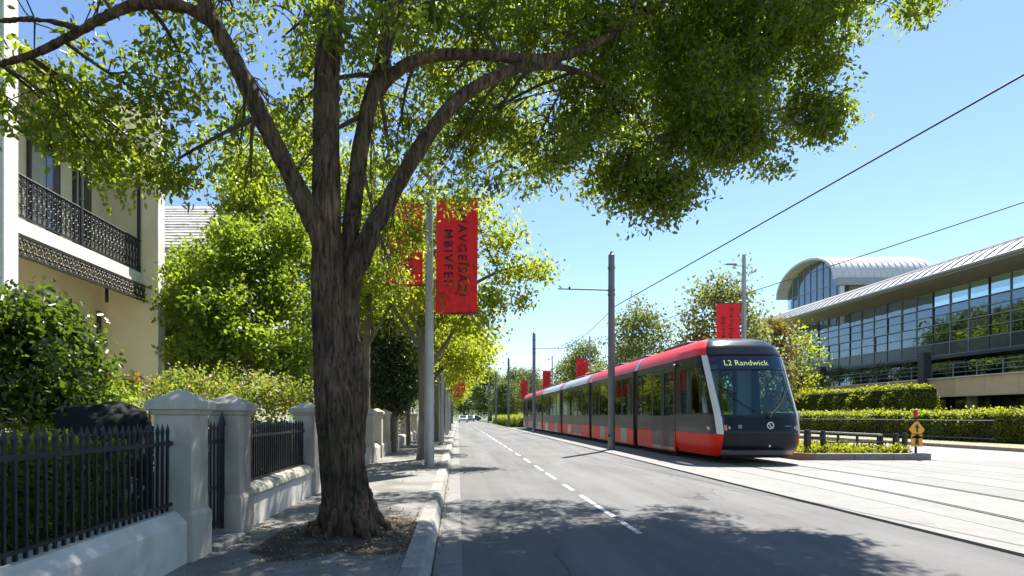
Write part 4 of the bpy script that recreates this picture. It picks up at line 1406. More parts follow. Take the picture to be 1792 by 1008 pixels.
pz = street_proto('footpath_tree', 'leafy street tree right behind the tall lamp post with a bough over the road', 'street trees along the footpath', 62, M['leaf_street'],
                  extra=[((2.6, .8, 5.5), (.7, .7, .5), 34), ((3.5, 1.3, 5.75), (.5, .5, .35), 18), ((2.2, .8, 6.5), (.7, .7, .6), 30), ((1.9, .3, 4.6), (.5, .6, .4), 20), ((2.9, .9, 4.7), (.35, .4, .4), 10), ((1.5, .3, 7.2), (.7, .7, .5), 24)])
pz.location = (-1.0, 16.2, 0.12)
pa = street_proto('footpath_tree', 'second leafy street tree along the footpath, just beyond the lamp post', 'street trees along the footpath', 61, M['leaf_street'], n_blob=19)
pa.location = (-1.1, 21.8, 0.12)
tags = ['third leafy street tree along the footpath', 'fourth leafy street tree along the footpath', 'fifth leafy street tree along the footpath',
        'sixth leafy street tree along the footpath', 'seventh leafy street tree far down the footpath', 'eighth street tree, second farthest on the footpath', 'farthest street tree at the end of the footpath']
for i, (y, s) in enumerate([(27.5, 1.05), (34, 1.0), (41.5, 1.05), (51, 1.05), (63, 1.1), (78, 1.15), (96, 1.2)]):
    dup(pa, (-1.05 + random.uniform(-.12, .12), y, 0.12), 1.3 + i * 2.1, s, tags[i])
# ================================================================== LAMP POSTS AND BANNERS
def wave(u, v, seed):
    return 0.05 * math.sin(u * 5 + v * 2.2 + seed) * v + 0.02 * math.sin(u * 10 + seed * 2 - v * 5) * (0.25 + v)


def banner_cloth(name, w_, h_, top_wave, mat, parent, local=True, seed=0):
    """hanging cloth in the XZ plane with folds; its own origin at the top edge"""
    nx_, nz_ = 14, 24
    vs, fs = [], []
    for j in range(nz_ + 1):
        for i in range(nx_ + 1):
            u, v = i / nx_, j / nz_
            y = wave(u, v, seed)
            vs.append((u * w_ + 0.02 * v * math.sin(v * 3 + seed), y, -v * h_ - 0.012 * math.sin(u * math.pi)))
    for j in range(nz_):
        for i in range(nx_):
            a = j * (nx_ + 1) + i
            fs.append((a, a + 1, a + nx_ + 2, a + nx_ + 1))
    return MB().add(vs, fs).mesh(name, mat, 'all')


def banner_letters(mb_parent, base, w_, h_, texts, seed):
    """vertical lettering: (text, centre u, centre v, size)"""
    for (tx, cu, cv, sz) in texts:
        for off, mt, dy in ((0.009, 'banner_trim', -0.012), (0.0, 'banner_ink', -0.018)):
            me = text_mesh(tx, sz, 0.001, M[mt], off, 1.3)
            for v_ in me.vertices:
                x_, z_ = cu * w_ + v_.co.y, -cv * h_ - v_.co.x
                v_.co = (x_, wave(x_ / w_, -z_ / h_, seed) + dy, z_)
            o = link('lettering', me, None)
            o.parent = mb_parent
            KIDS.setdefault(mb_parent.name, []).append(o)


def lamp_post(label, x, y, hgt, side=1, ban=(3.83, 6.6), arm=1, r=0.12, group='lamp posts with red banners', bl=None, two=True, seed=0):
    t = thing('lamp_post', label, 'lamp post', (x, y, 0.12), group)
    MB().lathe([(r * 1.25, 0), (r * 1.25, 0.03), (r, 0.05), (r * 0.93, 2.0), (r * 0.8, 4.5), (r * 0.55, hgt)], 20, (x, y, 0.12)).build('pole', M['galv'], t, smooth=40)
    if arm < 0:      # short straight bracket with a slim lamp
        a = MB().tube([(x, y, hgt - .35), (x - .3, y, hgt - .33), (x - .75, y, hgt - .27)], [.028, .024, .02], 8).build('arm', M['galv'], t, smooth=50)
        MB().frustum((x - .8, x - .3, y - .06, y + .06, hgt - .3), (x - .75, x - .35, y - .04, y + .04, hgt - .25)).build('lamp_head', M['mullion'], a)
    else:
        a = MB().tube([(x, y, hgt - 0.1), (x + 0.5 * arm, y, hgt + 0.25), (x + 1.3 * arm, y, hgt + 0.32)], [.045, .035, .03], 8).build('arm', M['galv'], t, smooth=50)
        MB().frustum((x + 1.2, x + 1.75, y - .1, y + .1, hgt + .28), (x + 1.25, x + 1.65, y - .06, y + .06, hgt + .38)).build('lamp_head', M['mullion'], a)
    for z in ban:
        for s in ((1, -1) if two else (side,)):
            zz_ = z if s > 0 or not two else (ban[1] - .06 if z == ban[1] else ban[0] + .67)
            MB().tube([(x + s * 0.06, y - .02, zz_), (x + s * (1.24 if s > 0 or not two else 1.06), y - .02, zz_)], 0.016, 6).build('banner_bracket', M['iron'], t)
    k = 0
    for s in ((1, -1) if two else (side,)):
        sm_b = two and s < 0
        w_, h_ = (.86, ban[1] - ban[0] - .73) if sm_b else (1.0, ban[1] - ban[0])
        b = thing('street_banner', bl[k], 'banner', (0, 0, 0), 'red street banners')
        b.location = (x + (0.17 if s > 0 else -.17 - w_), y - 0.02, ban[1] - (0.072 if sm_b else 0.012))
        lpart('cloth', banner_cloth('cloth', w_, h_, 0, M['banner'], None, seed=seed + s), b)
        banner_letters(b, None, w_, h_, [('MIAVGEISAZJ', 0.62, 0.47, 0.29 * h_ / 2.77 if h_ < 2.7 else .29), ('MBIVFEI', 0.28, 0.50, 0.30 * h_ / 2.77 if h_ < 2.7 else .30)], seed + s)
        k += 1
    return t


lamp_post('tall galvanised lamp post with two red banners beside the footpath', -0.70, 13.8, 9.2, bl=['large red banner with purple lettering on the right of the nearest lamp post', 'red banner on the left of the nearest lamp post, veiled by leaves'], seed=1)
lamp_post('second galvanised lamp post down the footpath with a red banner', -0.72, 24.5, 9.0, ban=(3.4, 5.5), bl=['red banner hidden in leaves on the second footpath lamp post'], two=False, seed=2)
lamp_post('third galvanised lamp post down the footpath with a red banner', -0.72, 37, 9.0, ban=(3.0, 4.9), bl=['small far red banner on the third footpath lamp post'], two=False, seed=3)
lamp_post('fourth galvanised lamp post far down the footpath', -0.72, 50, 9.0, ban=(3.0, 4.9), bl=['farthest small red banner over the footpath'], two=False, seed=3)
lamp_post('grey lamp post with a red banner behind the tram front', 12.0, 24, 8.0, side=-1, ban=(4.0, 6.08), arm=-1, r=.13, bl=['red banner with lettering just above the tram front'], two=False, seed=4)
lamp_post('lamp post with a red banner behind the middle of the tram', 11.5, 50, 8.2, side=-1, ban=(3.9, 6.4), arm=-1, bl=['red banner above the pale roof section of the tram'], two=False, seed=5)
lamp_post('lamp post with a red banner behind the tram tail', 11.5, 70, 8.6, side=-1, ban=(4.2, 6.9), arm=-1, bl=['red banner near the tail of the tram'], two=False, seed=6)
lamp_post('farthest lamp post with a red banner left of the tram tail', 11.5, 94, 8.8, side=-1, ban=(4.2, 7.2), arm=-1, bl=['farthest red banner on the right of the street'], two=False, seed=7)

# ================================================================== CATENARY POLES AND WIRES
PX = 6.03
arms = [(-1, 2.1, 6.3), (1, 2.4, 6.7), (1, 2.4, 6.6), (1, 2.2, 6.5), (1, 2.2, 6.5)]
plab = ['tall grey overhead-line pole beside the front half of the tram', 'grey overhead-line pole beside the rear of the tram', 'grey overhead-line pole just beyond the tram tail', 'fourth grey overhead-line pole far down the track', 'farthest grey overhead-line pole at the end of the track']
for i, (s, ln, z) in enumerate(arms):
    y = 22.5 + 23 * i
    hgt = [7.72, 7.95, 8.3, 8.5, 8.5][i]
    t = thing('catenary_pole', plab[i], 'pole', (PX, y, 0.03), 'overhead-line poles beside the track')
    MB().lathe([(.2, 0), (.2, .03), (.14, .05), (.135, 4.0), (.125, hgt - .05), (.06, hgt), (.05, hgt + .08)], 12, (PX, y, 0.02)).build('mast', M['pole_grey'], t, smooth=40)
    MB().tube([(PX, y, z), (PX + s * ln, y, z + .06)], .028, 8).build('arm', M['pole_grey'], t)
    MB().lathe([(.03, 0), (.05, .03), (.03, .06), (.05, .09), (.03, .12)], 10, (PX + s * (ln - .45), y, z + .02)).build('insulator', M['rubber'], t)
    for zc in (z, hgt - 1.6, hgt - .55):
        MB().lathe([(.15, 0), (.15, .07)], 12, (PX, y, zc - .03)).build('collar', M['pole_grey'], t)
    MB().box(PX - .17, PX - .1, y - .17, y - .12, .55, .62).build('bracket', M['iron'], t)


def wire(label, a, b, sag, r=0.016):
    pts = []
    a, b = Vector(a), Vector(b)
    for k in range(25):
        t = k / 24
        p = a.lerp(b, t)
        p.z -= sag * 4 * t * (1 - t)
        pts.append(p)
    o = MB().tube(pts, r, 6).build('overhead_wire', M['wire'], smooth='all')
    return tag(o, label, 'wire', 'overhead wires')


w1 = P(1792, 128, 8.0)
p1 = Vector((6.16, 22.5, 5.66))
wire('upper overhead wire rising to the top right from the nearest pole', p1, p1 + (w1 - p1) * 2.0, 0.02)
wire('overhead wire between the nearest pole and the second pole', p1, (8.3, 45.5, 6.72), 0.25, 0.014)
wire('overhead wire between the second and third poles', (8.3, 45.5, 6.72), (8.3, 68.5, 6.62), 0.2, 0.014)
wire('overhead wire between the third and fourth poles', (8.3, 68.5, 6.62), (8.2, 91.5, 6.5), 0.2, 0.014)
w2 = P(1792, 333, 15.0)
q2 = Vector((8.4, 45.5, 6.75))
wire('lower overhead wire crossing in front of the glass building', q2, q2 + (w2 - q2) * 1.5, 0.35, 0.016)


# ================================================================== THE TRAM
TX, TY = 8.36, 15.6
tram = thing('tram', 'long red and grey tram with L2 Randwick destination display', 'tram', (TX, TY + 23, 0.03))
ZK = [.18, .5, .9, 1.35, 2.9, 3.15, 3.4, 3.58, 3.7, 3.76]
WK = [v * .933 for v in (1.22, 1.31, 1.34, 1.35, 1.345, 1.33, 1.24, 1.08, .86, .6)]
NK = [.34, .06, 0, .10, .82, .95, 1.12, 1.36, 1.75, 2.3]
DK = [.80, .9, .98, 1.0, 1.0, 1.0, .98, .9, .8, .6]
PW = 2.0 / 3.5


def tw(z):
    return float(np.interp(z, ZK, WK))


CAB_L = 3.1


def S(s, z, off=0.0):
    """point on the cab skin; s: 0 nose centre, 1 where the flank starts, 2 end of cab"""
    w_ = tw(z)
    n_ = float(np.interp(z, ZK, NK))
    d_ = float(np.interp(z, ZK, DK))
    sg = 1 if s >= 0 else -1
    a = abs(s)
    if a <= 1:
        th = a * math.pi / 2
        sn, cs = math.sin(th), math.cos(th)
        x = w_ * sn ** PW
        y = n_ + d_ * (1 - max(cs, 0) ** PW)
        nx_, ny_ = sn ** (2 - PW) / w_, -(max(cs, 0) ** (2 - PW)) / d_
        l = math.hypot(nx_, ny_)
        nx_, ny_ = nx_ / l, ny_ / l
    else:
        x = w_
        y = n_ + d_ + (CAB_L - n_ - d_) * (a - 1)
        nx_, ny_ = 1, 0
    return Vector((TX + sg * (x + nx_ * off), TY + y + ny_ * off, z))


def patch(name, s0, s1, z0, z1, mat, parent, off=0.0, th=0.03, ns=14, nz=8, smooth=True):
    """skin patch; s0,s1 are numbers or functions of z"""
    f0 = s0 if callable(s0) else (lambda z: s0)
    f1 = s1 if callable(s1) else (lambda z: s1)
    vs, fs = [], []
    for lay in (off, off - th):
        for j in range(nz + 1):
            z = z0 + (z1 - z0) * j / nz
            for i in range(ns + 1):
                s_ = f0(z) + (f1(z) - f0(z)) * i / ns
                vs.append(S(s_, z, lay))
    L_ = (ns + 1) * (nz + 1)
    for j in range(nz):
        for i in range(ns):
            a = j * (ns + 1) + i
            fs.append((a, a + 1, a + ns + 2, a + ns + 1))
            fs.append((L_ + a, L_ + a + ns + 1, L_ + a + ns + 2, L_ + a + 1))
    rim = [i for i in range(ns + 1)] + [j * (ns + 1) + ns for j in range(1, nz + 1)] + [nz * (ns + 1) + i for i in range(ns - 1, -1, -1)] + [j * (ns + 1) for j in range(nz - 1, 0, -1)]
    for k in range(len(rim)):
        a, b = rim[k], rim[(k + 1) % len(rim)]
        fs.append((a, L_ + a, L_ + b, b))
    return MB().add(vs, fs).build(name, mat, parent, smooth=35 if smooth else False)


def pil(z):      # inner edge of the silver pillar
    return 0.50 + 0.05 * (z - 0.85) / 2.3


def pil2(z):
    return pil(z) + 0.17 - 0.02 * (z - .85) / 2.3


def low(z):      # edge between the red wedge and the black mask
    return pil(0.85) + 0.10 * (0.85 - z)


# front mask and bumper
patch('front_mask', lambda z: -low(z), low, 0.86, 1.34, M['tram_black'], tram, ns=24)
patch('bumper', lambda z: -low(z), low, 0.40, 0.855, M['tram_black'], tram, off=0.004, ns=24)
patch('bumper_lip', lambda z: -low(z), low, 0.27, 0.396, M['tram_mid'], tram, ns=24, nz=3)
patch('under_lip', -0.5, 0.5, 0.18, 0.266, M['under'], tram, off=-.03, ns=16, nz=2)
ws = patch('windscreen', lambda z: -pil(z), pil, 1.38, 3.10, M['windscreen'], tram, off=-0.004, th=0.012, ns=28, nz=14)
patch('windscreen_sill', lambda z: -pil(z), pil, 1.335, 1.385, M['rubber'], tram, off=0.006, ns=24, nz=1)
patch('sign_divider', lambda z: -pil(z), pil, 2.655, 2.69, M['tram_black'], tram, off=0.004, th=.02, ns=24, nz=1)
patch('windscreen_header', lambda z: -pil(z), pil, 3.09, 3.15, M['tram_black'], tram, off=0.008, ns=24, nz=1)
patch('roof_cap', lambda z: -0.57, lambda z: 0.57, 3.15, 3.76, M['tram_navy'], tram, off=0.01, th=.05, ns=26, nz=14)
for sg in (-1, 1):
    patch('windscreen_pillar', lambda z: sg * pil(z), lambda z: sg * pil2(z), 0.85, 3.14, M['tram_silver'], tram, off=0.014, th=.06, ns=4, nz=16)
    patch('red_wedge', lambda z: sg * (low(z) + .004), sg * 2.0, 0.22, 0.84, M['tram_red'], tram, off=0.008, th=.05, ns=26, nz=6)
    patch('cab_waist', lambda z: sg * pil2(z), sg * 2.0, 0.845, 1.40, M['tram_grey'], tram, ns=20, nz=4)
    patch('cab_side_window', lambda z: sg * (pil2(z) + .05), sg * 1.72, 1.44, 2.78, M['tram_glass'], tram, off=0.003, th=.012, ns=18, nz=8)
    patch('cab_side_frame', lambda z: sg * pil2(z), lambda z: sg * (pil2(z) + .055), 1.40, 3.14, M['tram_black'], tram, ns=3, nz=10)
    patch('cab_side_frame', sg * 1.715, sg * 2.0, 1.40, 3.14, M['tram_black'], tram, ns=3, nz=4)
    patch('cab_side_frame', lambda z: sg * (pil2(z) + .05), sg * 1.72, 2.77, 3.14, M['tram_black'], tram, ns=16, nz=3)
    patch('cab_side_frame', lambda z: sg * (pil2(z) + .05), sg * 1.72, 1.395, 1.445, M['tram_black'], tram, ns=16, nz=1)
    patch('roof_shoulder', sg * 0.572, sg * 2.0, 3.15, 3.70, M['tram_red'], tram, off=0.012, th=.05, ns=20, nz=12)
    # lamps
    hl = patch('headlight', sg * 0.42, sg * 0.485, 0.95, 1.10, M['amber'], tram, off=0.012, th=.02, ns=3, nz=2)
    patch('running_lamp', sg * 0.36, sg * 0.39, 0.99, 1.06, M['lens'], tram, off=0.010, th=.02, ns=2, nz=2)
    patch('waist_lamp', sg * 0.86, sg * 0.93, 0.96, 1.05, M['lens'], tram, off=0.010, th=.02, ns=3, nz=2)
    # camera pod above the door
    q = S(sg * 1.95, 3.0, 0.06)
    pod = MB().tube([S(sg * 2.0, 3.02, -.02), q, q + Vector((sg * .08, -.15, -.03))], [.05, .045, .03], 8).build('camera_pod', M['tram_mid'], tram, smooth=50)
MB().box(TX - .56, TX + .56, TY + 2.3, TY + CAB_L, 3.68, 3.775).build('cab_roof_top', M['tram_navy'], tram, bevel=0.03)
# emblem
e = S(0.02, 1.09, 0.02)
em = MB().ring((e.x, e.y - .004, e.z), 0.085, 0.016, 'y', 20, 6).build('emblem_ring', M['emblem'], tram, smooth='all')
MB().tube([(e.x - .05, e.y - .004, e.z + .05), (e.x + .0, e.y - .006, e.z + .01), (e.x - .01, e.y - .006, e.z - .02), (e.x + .05, e.y - .004, e.z - .05)], .014, 6).build('emblem_mark', M['emblem'], em)
e2 = S(-0.2, 1.06, 0.012)
MB().box(e2.x - .05, e2.x + .05, e2.y - .01, e2.y + .02, e2.z - .05, e2.z + .05).build('sensor', M['tram_mid'], tram)
e3 = S(0.22, 1.07, 0.01)
MB().box(e3.x - .09, e3.x + .09, e3.y - .012, e3.y + .02, e3.z - .012, e3.z + .012).build('nameplate', M['tram_mid'], tram)
e4 = S(0.02, 0.5, 0.01)
MB().lathe([(.02, 0), (.03, .02), (.018, .06)], 10, (e4.x, e4.y, e4.z)).build('coupler_hook', M['emblem'], tram)
# wipers
for (sa, za, sb, zb, blade) in ((0.02, 1.32, 0.34, 2.12, ((0.36, 2.55), (0.385, 1.50))), (-0.34, 2.12, -0.16, 1.98, ((-0.42, 2.25), (-0.02, 1.5)))):
    wp = MB().tube([S(sa, za, .05), S((sa + sb) / 2, (za + zb) / 2, .06), S(sb, zb, .05)], [.022, .016, .013], 6).build('wiper_arm', M['rubber'], tram)
    (s0_, z0_), (s1_, z1_) = blade
    MB().tube([S(s0_ + (s1_ - s0_) * k / 6, z0_ + (z1_ - z0_) * k / 6, .03) for k in range(7)], .013, 5).build('wiper_blade', M['rubber'], wp)
MB().lathe([(.05, 0), (.05, .04), (.03, .07)], 10, tuple(S(0.02, 1.30, .035))).build('wiper_pivot', M['rubber'], tram)
# destination display behind the glass
cz = 2.885
nose = S(0, cz)
tilt = math.atan2(.72, 1.55)
sb = MB()
for k in range(2):
    pass
bd = MB().box(-.86, .86, -.175, .175, -.02, 0).build('destination_display', M['black_ink'], None)
bd.rotation_euler = (math.pi / 2 - tilt, 0, 0)
bd.location = nose + Vector((0, 0.17, 0.0))
bd.parent = tram
bd.matrix_parent_inverse = Matrix.Translation(-WLOC[tram.name])
tx = text_mesh('L2 Randwick', 0.25, 0.002, M['led'], -0.002)
to = link('lettering', tx)
to.parent = bd
to.location = (-0.02, 0, 0.006)
# cab interior
MB().prism([(1.0, .85), (1.45, 1.36), (1.95, 1.36), (1.95, .85)], 0, TX - 1.0, TX + 1.0).build('dashboard', M['dash'], tram).location = (0, TY - .62 + .0, 0)
MB().box(TX - 1.12, TX + 1.12, TY + .9, TY + CAB_L, .26, .34).build('cab_floor', M['under'], tram)
st_ = MB().box(TX - .62, TX - .1, TY + 2.2, TY + 2.7, .8, .95).box(TX - .62, TX - .1, TY + 2.62, TY + 2.76, .95, 1.75).box(TX - .52, TX - .2, TY + 2.62, TY + 2.72, 1.76, 2.0).build('driver_seat', M['seat'], tram, bevel=.04)
MB().box(TX - 1.19, TX + 1.19, TY + 3.02, TY + 3.08, .34, 1.2).box(TX - 1.19, TX - .75, TY + 3.02, TY + 3.08, 1.2, 3.0).box(TX + .75, TX + 1.19, TY + 3.02, TY + 3.08, 1.2, 3.0).box(TX - .1, TX + .1, TY + 3.02, TY + 3.08, 1.2, 3.0).build('cab_bulkhead', M['cabin'], tram)

# body sections
SEGS = [(TY + CAB_L + .01, 22.62, 1, 'tram_red'), (23.18, 30.42, 2, 'tram_red'), (30.98, 38.95, 3, 'tram_roof_grey'), (39.5, 48.05, 4, 'tram_roof_grey'), (48.6, 62.2, 5, 'tram_red')]
LAY = {1: [('d', 1.02), ('d', 1.02), ('w', 1.05), ('w', .42)],
       2: [('w', 1.35), ('w', 1.75), ('w', 1.75), ('w', 1.35)],
       3: [('w', 1.5), ('d', .95), ('d', .95), ('w', 1.6), ('w', 1.6)],
       4: [('w', 1.5), ('w', 1.4), ('w', 1.4), ('w', 1.4), ('w', 1.2)],
       5: [('w', 1.5), ('d', .95), ('d', .95), ('w', 1.7), ('w', 1.7), ('w', 1.7), ('d', .95), ('d', .95), ('w', 1.3)]}
SKIRT = {1: ['tram_red_matte', None, None, 'tram_red_matte', 'tram_red_matte'],
         2: ['tram_red_matte', 'tram_white', 'tram_red_matte', 'tram_white', 'tram_red_matte', 'tram_white', 'tram_red_matte', 'tram_red_matte'],
         3: ['tram_red_matte', 'tram_red_matte', 'tram_red_matte', 'tram_red_matte', 'tram_mid', 'tram_red_matte'],
         4: ['tram_red_matte', 'tram_white', 'tram_red_matte', 'tram_red_matte', 'tram_mid', 'tram_red_matte'],
         5: ['tram_red_matte', 'tram_mid', 'tram_red_matte', 'tram_white', 'tram_red_matte', 'tram_white', 'tram_red_matte', 'tram_red_matte']}
BW = 1.26
seat_me = MB().box(-.22, .22, -.21, .21, .42, .5).box(-.22, .22, .15, .23, .5, 1.05).box(-.05, .05, -.05, .12, 0, .42).mesh('seat', M['seat'], bevel=.02)
for (ya, yb, k, rc) in SEGS:
    zs = [3.15, 3.25, 3.4, 3.5, 3.58, 3.65, 3.7, 3.76]
    prof = [(TX - tw(z), z) for z in zs] + [(TX + tw(z), z) for z in reversed(zs)]
    rs = MB().prism(prof, 1, ya, yb).build('roof', M[rc], tram, smooth=35)
    if k in (3, 4):      # red ends on the pale roofs
        prof2 = [((x - TX) * 1.004 + TX, z + .004) for x, z in prof]
        MB().prism(prof2, 1, ya + .02, ya + .75).build('roof_red_end', M['tram_red'], rs, smooth=35)
    nb_ = max(1, int((yb - ya) / 3.2))
    for q in range(nb_):
        yc = ya + (q + .5) * (yb - ya) / nb_
        MB().box(TX - .55, TX + .55, yc - 1.1, yc + 1.1, 3.75, 3.9).build('roof_unit', M['tram_grey'], rs, bevel=.04)
    MB().box(TX - 1.19, TX + 1.19, ya, yb, .26, .36).build('floor', M['under'], tram)
    MB().box(TX - 1.2, TX + 1.2, ya, yb, 3.0, 3.06).build('ceiling', M['cabin'], tram)
    for sg in (-1, 1):
        def bx(name, y0, y1, z0, z1, mat, x_in=BW - .05, x_out=BW, par_=tram, bev=0):
            a, b = sorted((TX + sg * x_in, TX + sg * x_out))
            return MB().box(a, b, y0, y1, z0, z1).build(name, M[mat], par_, bevel=bev)
        bx('cant_rail', ya, yb, 2.93, 3.152, 'tram_grey')
        lay = LAY[k]
        tot = sum(l for _, l in lay)
        gap = ((yb - ya) - tot) / (len(lay) + 1)
        if gap < .07:
            sc = ((yb - ya) - .09 * (len(lay) + 1)) / tot
            lay = [(a, l * sc) for a, l in lay]
            gap = .09
        elif gap > .3:
            sc = ((yb - ya) - .16 * (len(lay) + 1)) / tot
            lay = [(a, l * sc) for a, l in lay]
            gap = .16
        y = ya
        runs = []
        start = ya
        for (ty, l) in lay:
            bx('window_post', y, y + gap, 1.405, 2.928, 'tram_black')
            y0, y1 = y + gap, y + gap + l
            if ty == 'w':
                bx('window_pane', y0 - .01, y1 + .01, 1.40, 2.93, 'tram_glass', BW - .02, BW - .008)
            else:
                runs.append((start, y0))
                start = y1
                d = bx('door_leaf', y0 + .01, y1 - .01, .34, 1.36, 'tram_grey', BW - .03, BW + .006, bev=.008)
                bx('door_pane', y0 + .09, y1 - .09, 1.36, 2.82, 'tram_glass', BW - .01, BW + .002, d)
                bx('door_frame', y0 + .01, y0 + .09, 1.362, 2.9, 'tram_grey', BW - .03, BW + .006, d)
                bx('door_frame', y1 - .09, y1 - .01, 1.362, 2.9, 'tram_grey', BW - .03, BW + .006, d)
                bx('door_frame', y0 + .09, y1 - .09, 2.822, 2.9, 'tram_grey', BW - .03, BW + .006, d)
                bx('door_sill', y0, y1, .24, .335, 'tram_mid', BW - .04, BW + .012)
            y = y1
        bx('window_post', y, yb, 1.405, 2.928, 'tram_black')
        runs.append((start, yb))
        runs = [r_ for r_ in runs if r_[1] - r_[0] > .02]
        sk = [c for c in SKIRT[k] if c]
        tl = sum(b - a for a, b in runs)
        ci = 0
        for a, b in runs:
            if b - a < .02:
                continue
            bx('waist_panel', a, b, .86, 1.402, 'tram_grey', BW - .05, BW + .002)
            m_ = max(1, round((b - a) / (tl / len(sk))))
            for q in range(m_):
                y0, y1 = a + (b - a) * q / m_ + .004, a + (b - a) * (q + 1) / m_ - .004
                bx('skirt_panel', y0, y1, .24, .85, sk[ci % len(sk)], BW - .05, BW + .004)
                ci += 1
        bx('sill_strip', ya, yb, .19, .238, 'tram_red' if k < 4 else 'tram_mid', BW - .06, BW - .002)
    nseat = int((yb - ya) / 1.6)
    for q in range(nseat):
        for sx in (-.9, -.45, .45, .9):
            piece('seat', seat_me, tram, (TX + sx, ya + .8 + q * 1.6, .36))
        MB().tube([(TX - .25, ya + .4 + q * 1.6, .36), (TX - .25, ya + .4 + q * 1.6, 3.0)], .018, 6).build('handrail', M['yellow_bar'], tram)
    MB().box(TX - 1.06, TX + 1.06, ya + .5, yb - .5, .1, .25).build('underframe', M['under'], tram)
    for wy in (ya + 1.2, yb - 1.2):
        for sx in (-.72, .72):
            wm = MB()
            vs, fs = [], []
            for xx in (-.06, .06):
                for a in range(20):
                    vs.append((TX + sx + xx, wy + .3 * math.cos(a * math.pi / 10), .315 + .3 * math.sin(a * math.pi / 10)))
            for a in range(20):
                fs.append((a, (a + 1) % 20, 20 + (a + 1) % 20, 20 + a))
            fs += [tuple(range(20))[::-1], tuple(range(20, 40))]
            wm.add(vs, fs).build('wheel', M['steel'], tram)
# bellows between the sections
for i in range(4):
    ya, yb = SEGS[i][1], SEGS[i + 1][0]
    n_ = 8
    zs = [.3, 1.35, 2.9, 3.15, 3.4, 3.58, 3.7, 3.74]
    vs, fs = [], []
    for q in range(n_ + 1):
        y = ya + (yb - ya) * q / n_
        k = 0.03 if q % 2 else 0.075
        ring = [(TX - tw(z) + k, z - (k if z > 3.6 else 0)) for z in zs] + [(TX + tw(z) - k, z - (k if z > 3.6 else 0)) for z in reversed(zs)]
        vs += [(x, y, z) for x, z in ring]
    m_ = len(zs) * 2
    for q in range(n_):
        for e in range(m_ - 1):
            fs.append((q * m_ + e, q * m_ + e + 1, (q + 1) * m_ + e + 1, (q + 1) * m_ + e))
    MB().add(vs, fs).build('bellows', M['rubber'], tram)
    prof = [(TX - tw(z) * 1.002, z + .003) for z in (3.15, 3.4, 3.58, 3.7, 3.76)] + [(TX + tw(z) * 1.002, z + .003) for z in (3.76, 3.7, 3.58, 3.4, 3.15)]
    MB().prism(prof, 1, ya + .06, yb - .06).build('roof_joint_cover', M['tram_mid'], tram, smooth=35)
# tail end
vs, fs = [], []
zs = [.3, .9, 1.35, 2.9, 3.15, 3.4, 3.58, 3.7, 3.76]
for q, (yo, sc) in enumerate(((0, 1), (.6, .97), (1.3, .8), (1.6, .55))):
    ring = [(TX - tw(z) * sc, z - (.25 * q / 3 if z > 3 else 0)) for z in zs] + [(TX + tw(z) * sc, z - (.25 * q / 3 if z > 3 else 0)) for z in reversed(zs)]
    vs += [(x, 62.2 + yo, z) for x, z in ring]
m_ = len(zs) * 2
for q in range(3):
    for e in range(m_):
        fs.append((q * m_ + e, q * m_ + (e + 1) % m_, (q + 1) * m_ + (e + 1) % m_, (q + 1) * m_ + e))
fs.append(tuple(range(3 * m_, 4 * m_)))
MB().add(vs, fs).build('tail_cab', M['tram_grey'], tram, smooth=35)

# ================================================================== RIGHT: THE GLASS BUILDING
bl = thing('glass_building', 'long glass-fronted building with sweeping grey metal roof', 'building', (40, 45, 0.1))
FX = 40.0
Y0, Y1 = 22.6, 68.5
# floor decks and back wall
for z, t_ in ((4.0, .23), (6.35, .3), (9.6, .3)):
    MB().box(FX + .15, 54, Y0, Y1, z, z + t_).build('floor_deck', M['room'], bl)
MB().box(47.5, 48, Y0, Y1, 0.1, 12.2).build('inner_wall', M['room'], bl)
MB().box(FX + .3, 54, Y1 - .3, Y1, 0.1, 12.2).build('end_wall', M['spandrel'], bl)
MB().box(FX + .3, 54, Y0, Y0 + .3, 0.1, 12.2).build('end_wall', M['spandrel'], bl)
nbay = 27
bw = (Y1 - Y0) / nbay
rows = [(4.3, 6.28), (7.42, 8.9), (8.96, 10.4), (10.46, 11.75)]
for (z0, z1) in rows:
    pm = MB().box(-.015, .015, .03, bw - .03, z0 + .03, z1 - .03).mesh('pane', M['curtain'])
    for i in range(nbay):
        o = piece('pane', pm, bl, (FX + (0 if z0 > 5 else 1.2) + random.uniform(-.006, .006), Y0 + i * bw, 0))
        o.rotation_euler = (0, random.uniform(-.004, .004), random.uniform(-.005, .005))
sm_ = MB().box(-.05, .05, .02, bw - .02, 6.42, 7.36).mesh('spandrel', M['spandrel'])
mm_ = MB().box(-.07, .10, -.03, .03, 6.35, 11.9).mesh('mullion', M['mullion_dark'])
ml_ = MB().box(-.09, .10, -.022, .022, 6.35, 11.9).mesh('mullion', M['mullion'])
m2_ = MB().box(-.05, .05, -.03, .03, 4.2, 6.35).mesh('mullion', M['mullion_dark'])
for i in range(nbay + 1):
    if i < nbay:
        piece('spandrel', sm_, bl, (FX, Y0 + i * bw, 0))
    piece('mullion', ml_ if i % 3 else mm_, bl, (FX - .02, Y0 + i * bw, 0))
    piece('mullion', m2_, bl, (FX + 1.2, Y0 + i * bw, 0))
for z in (6.33, 7.36, 8.92, 10.42):
    MB().box(FX - .12, FX + .06, Y0, Y1, z, z + .06).build('transom', M['mullion'], bl)
for z in (8.15, 9.7):
    MB().box(FX - .22, FX - .17, Y0, Y1, z, z + .035).build('sunshade_rail', M['mullion'], bl)
# balcony soffit band
MB().box(FX - .3, FX + 1.3, Y0, Y1, 6.05, 6.32).build('floor_edge', M['mullion_dark'], bl)
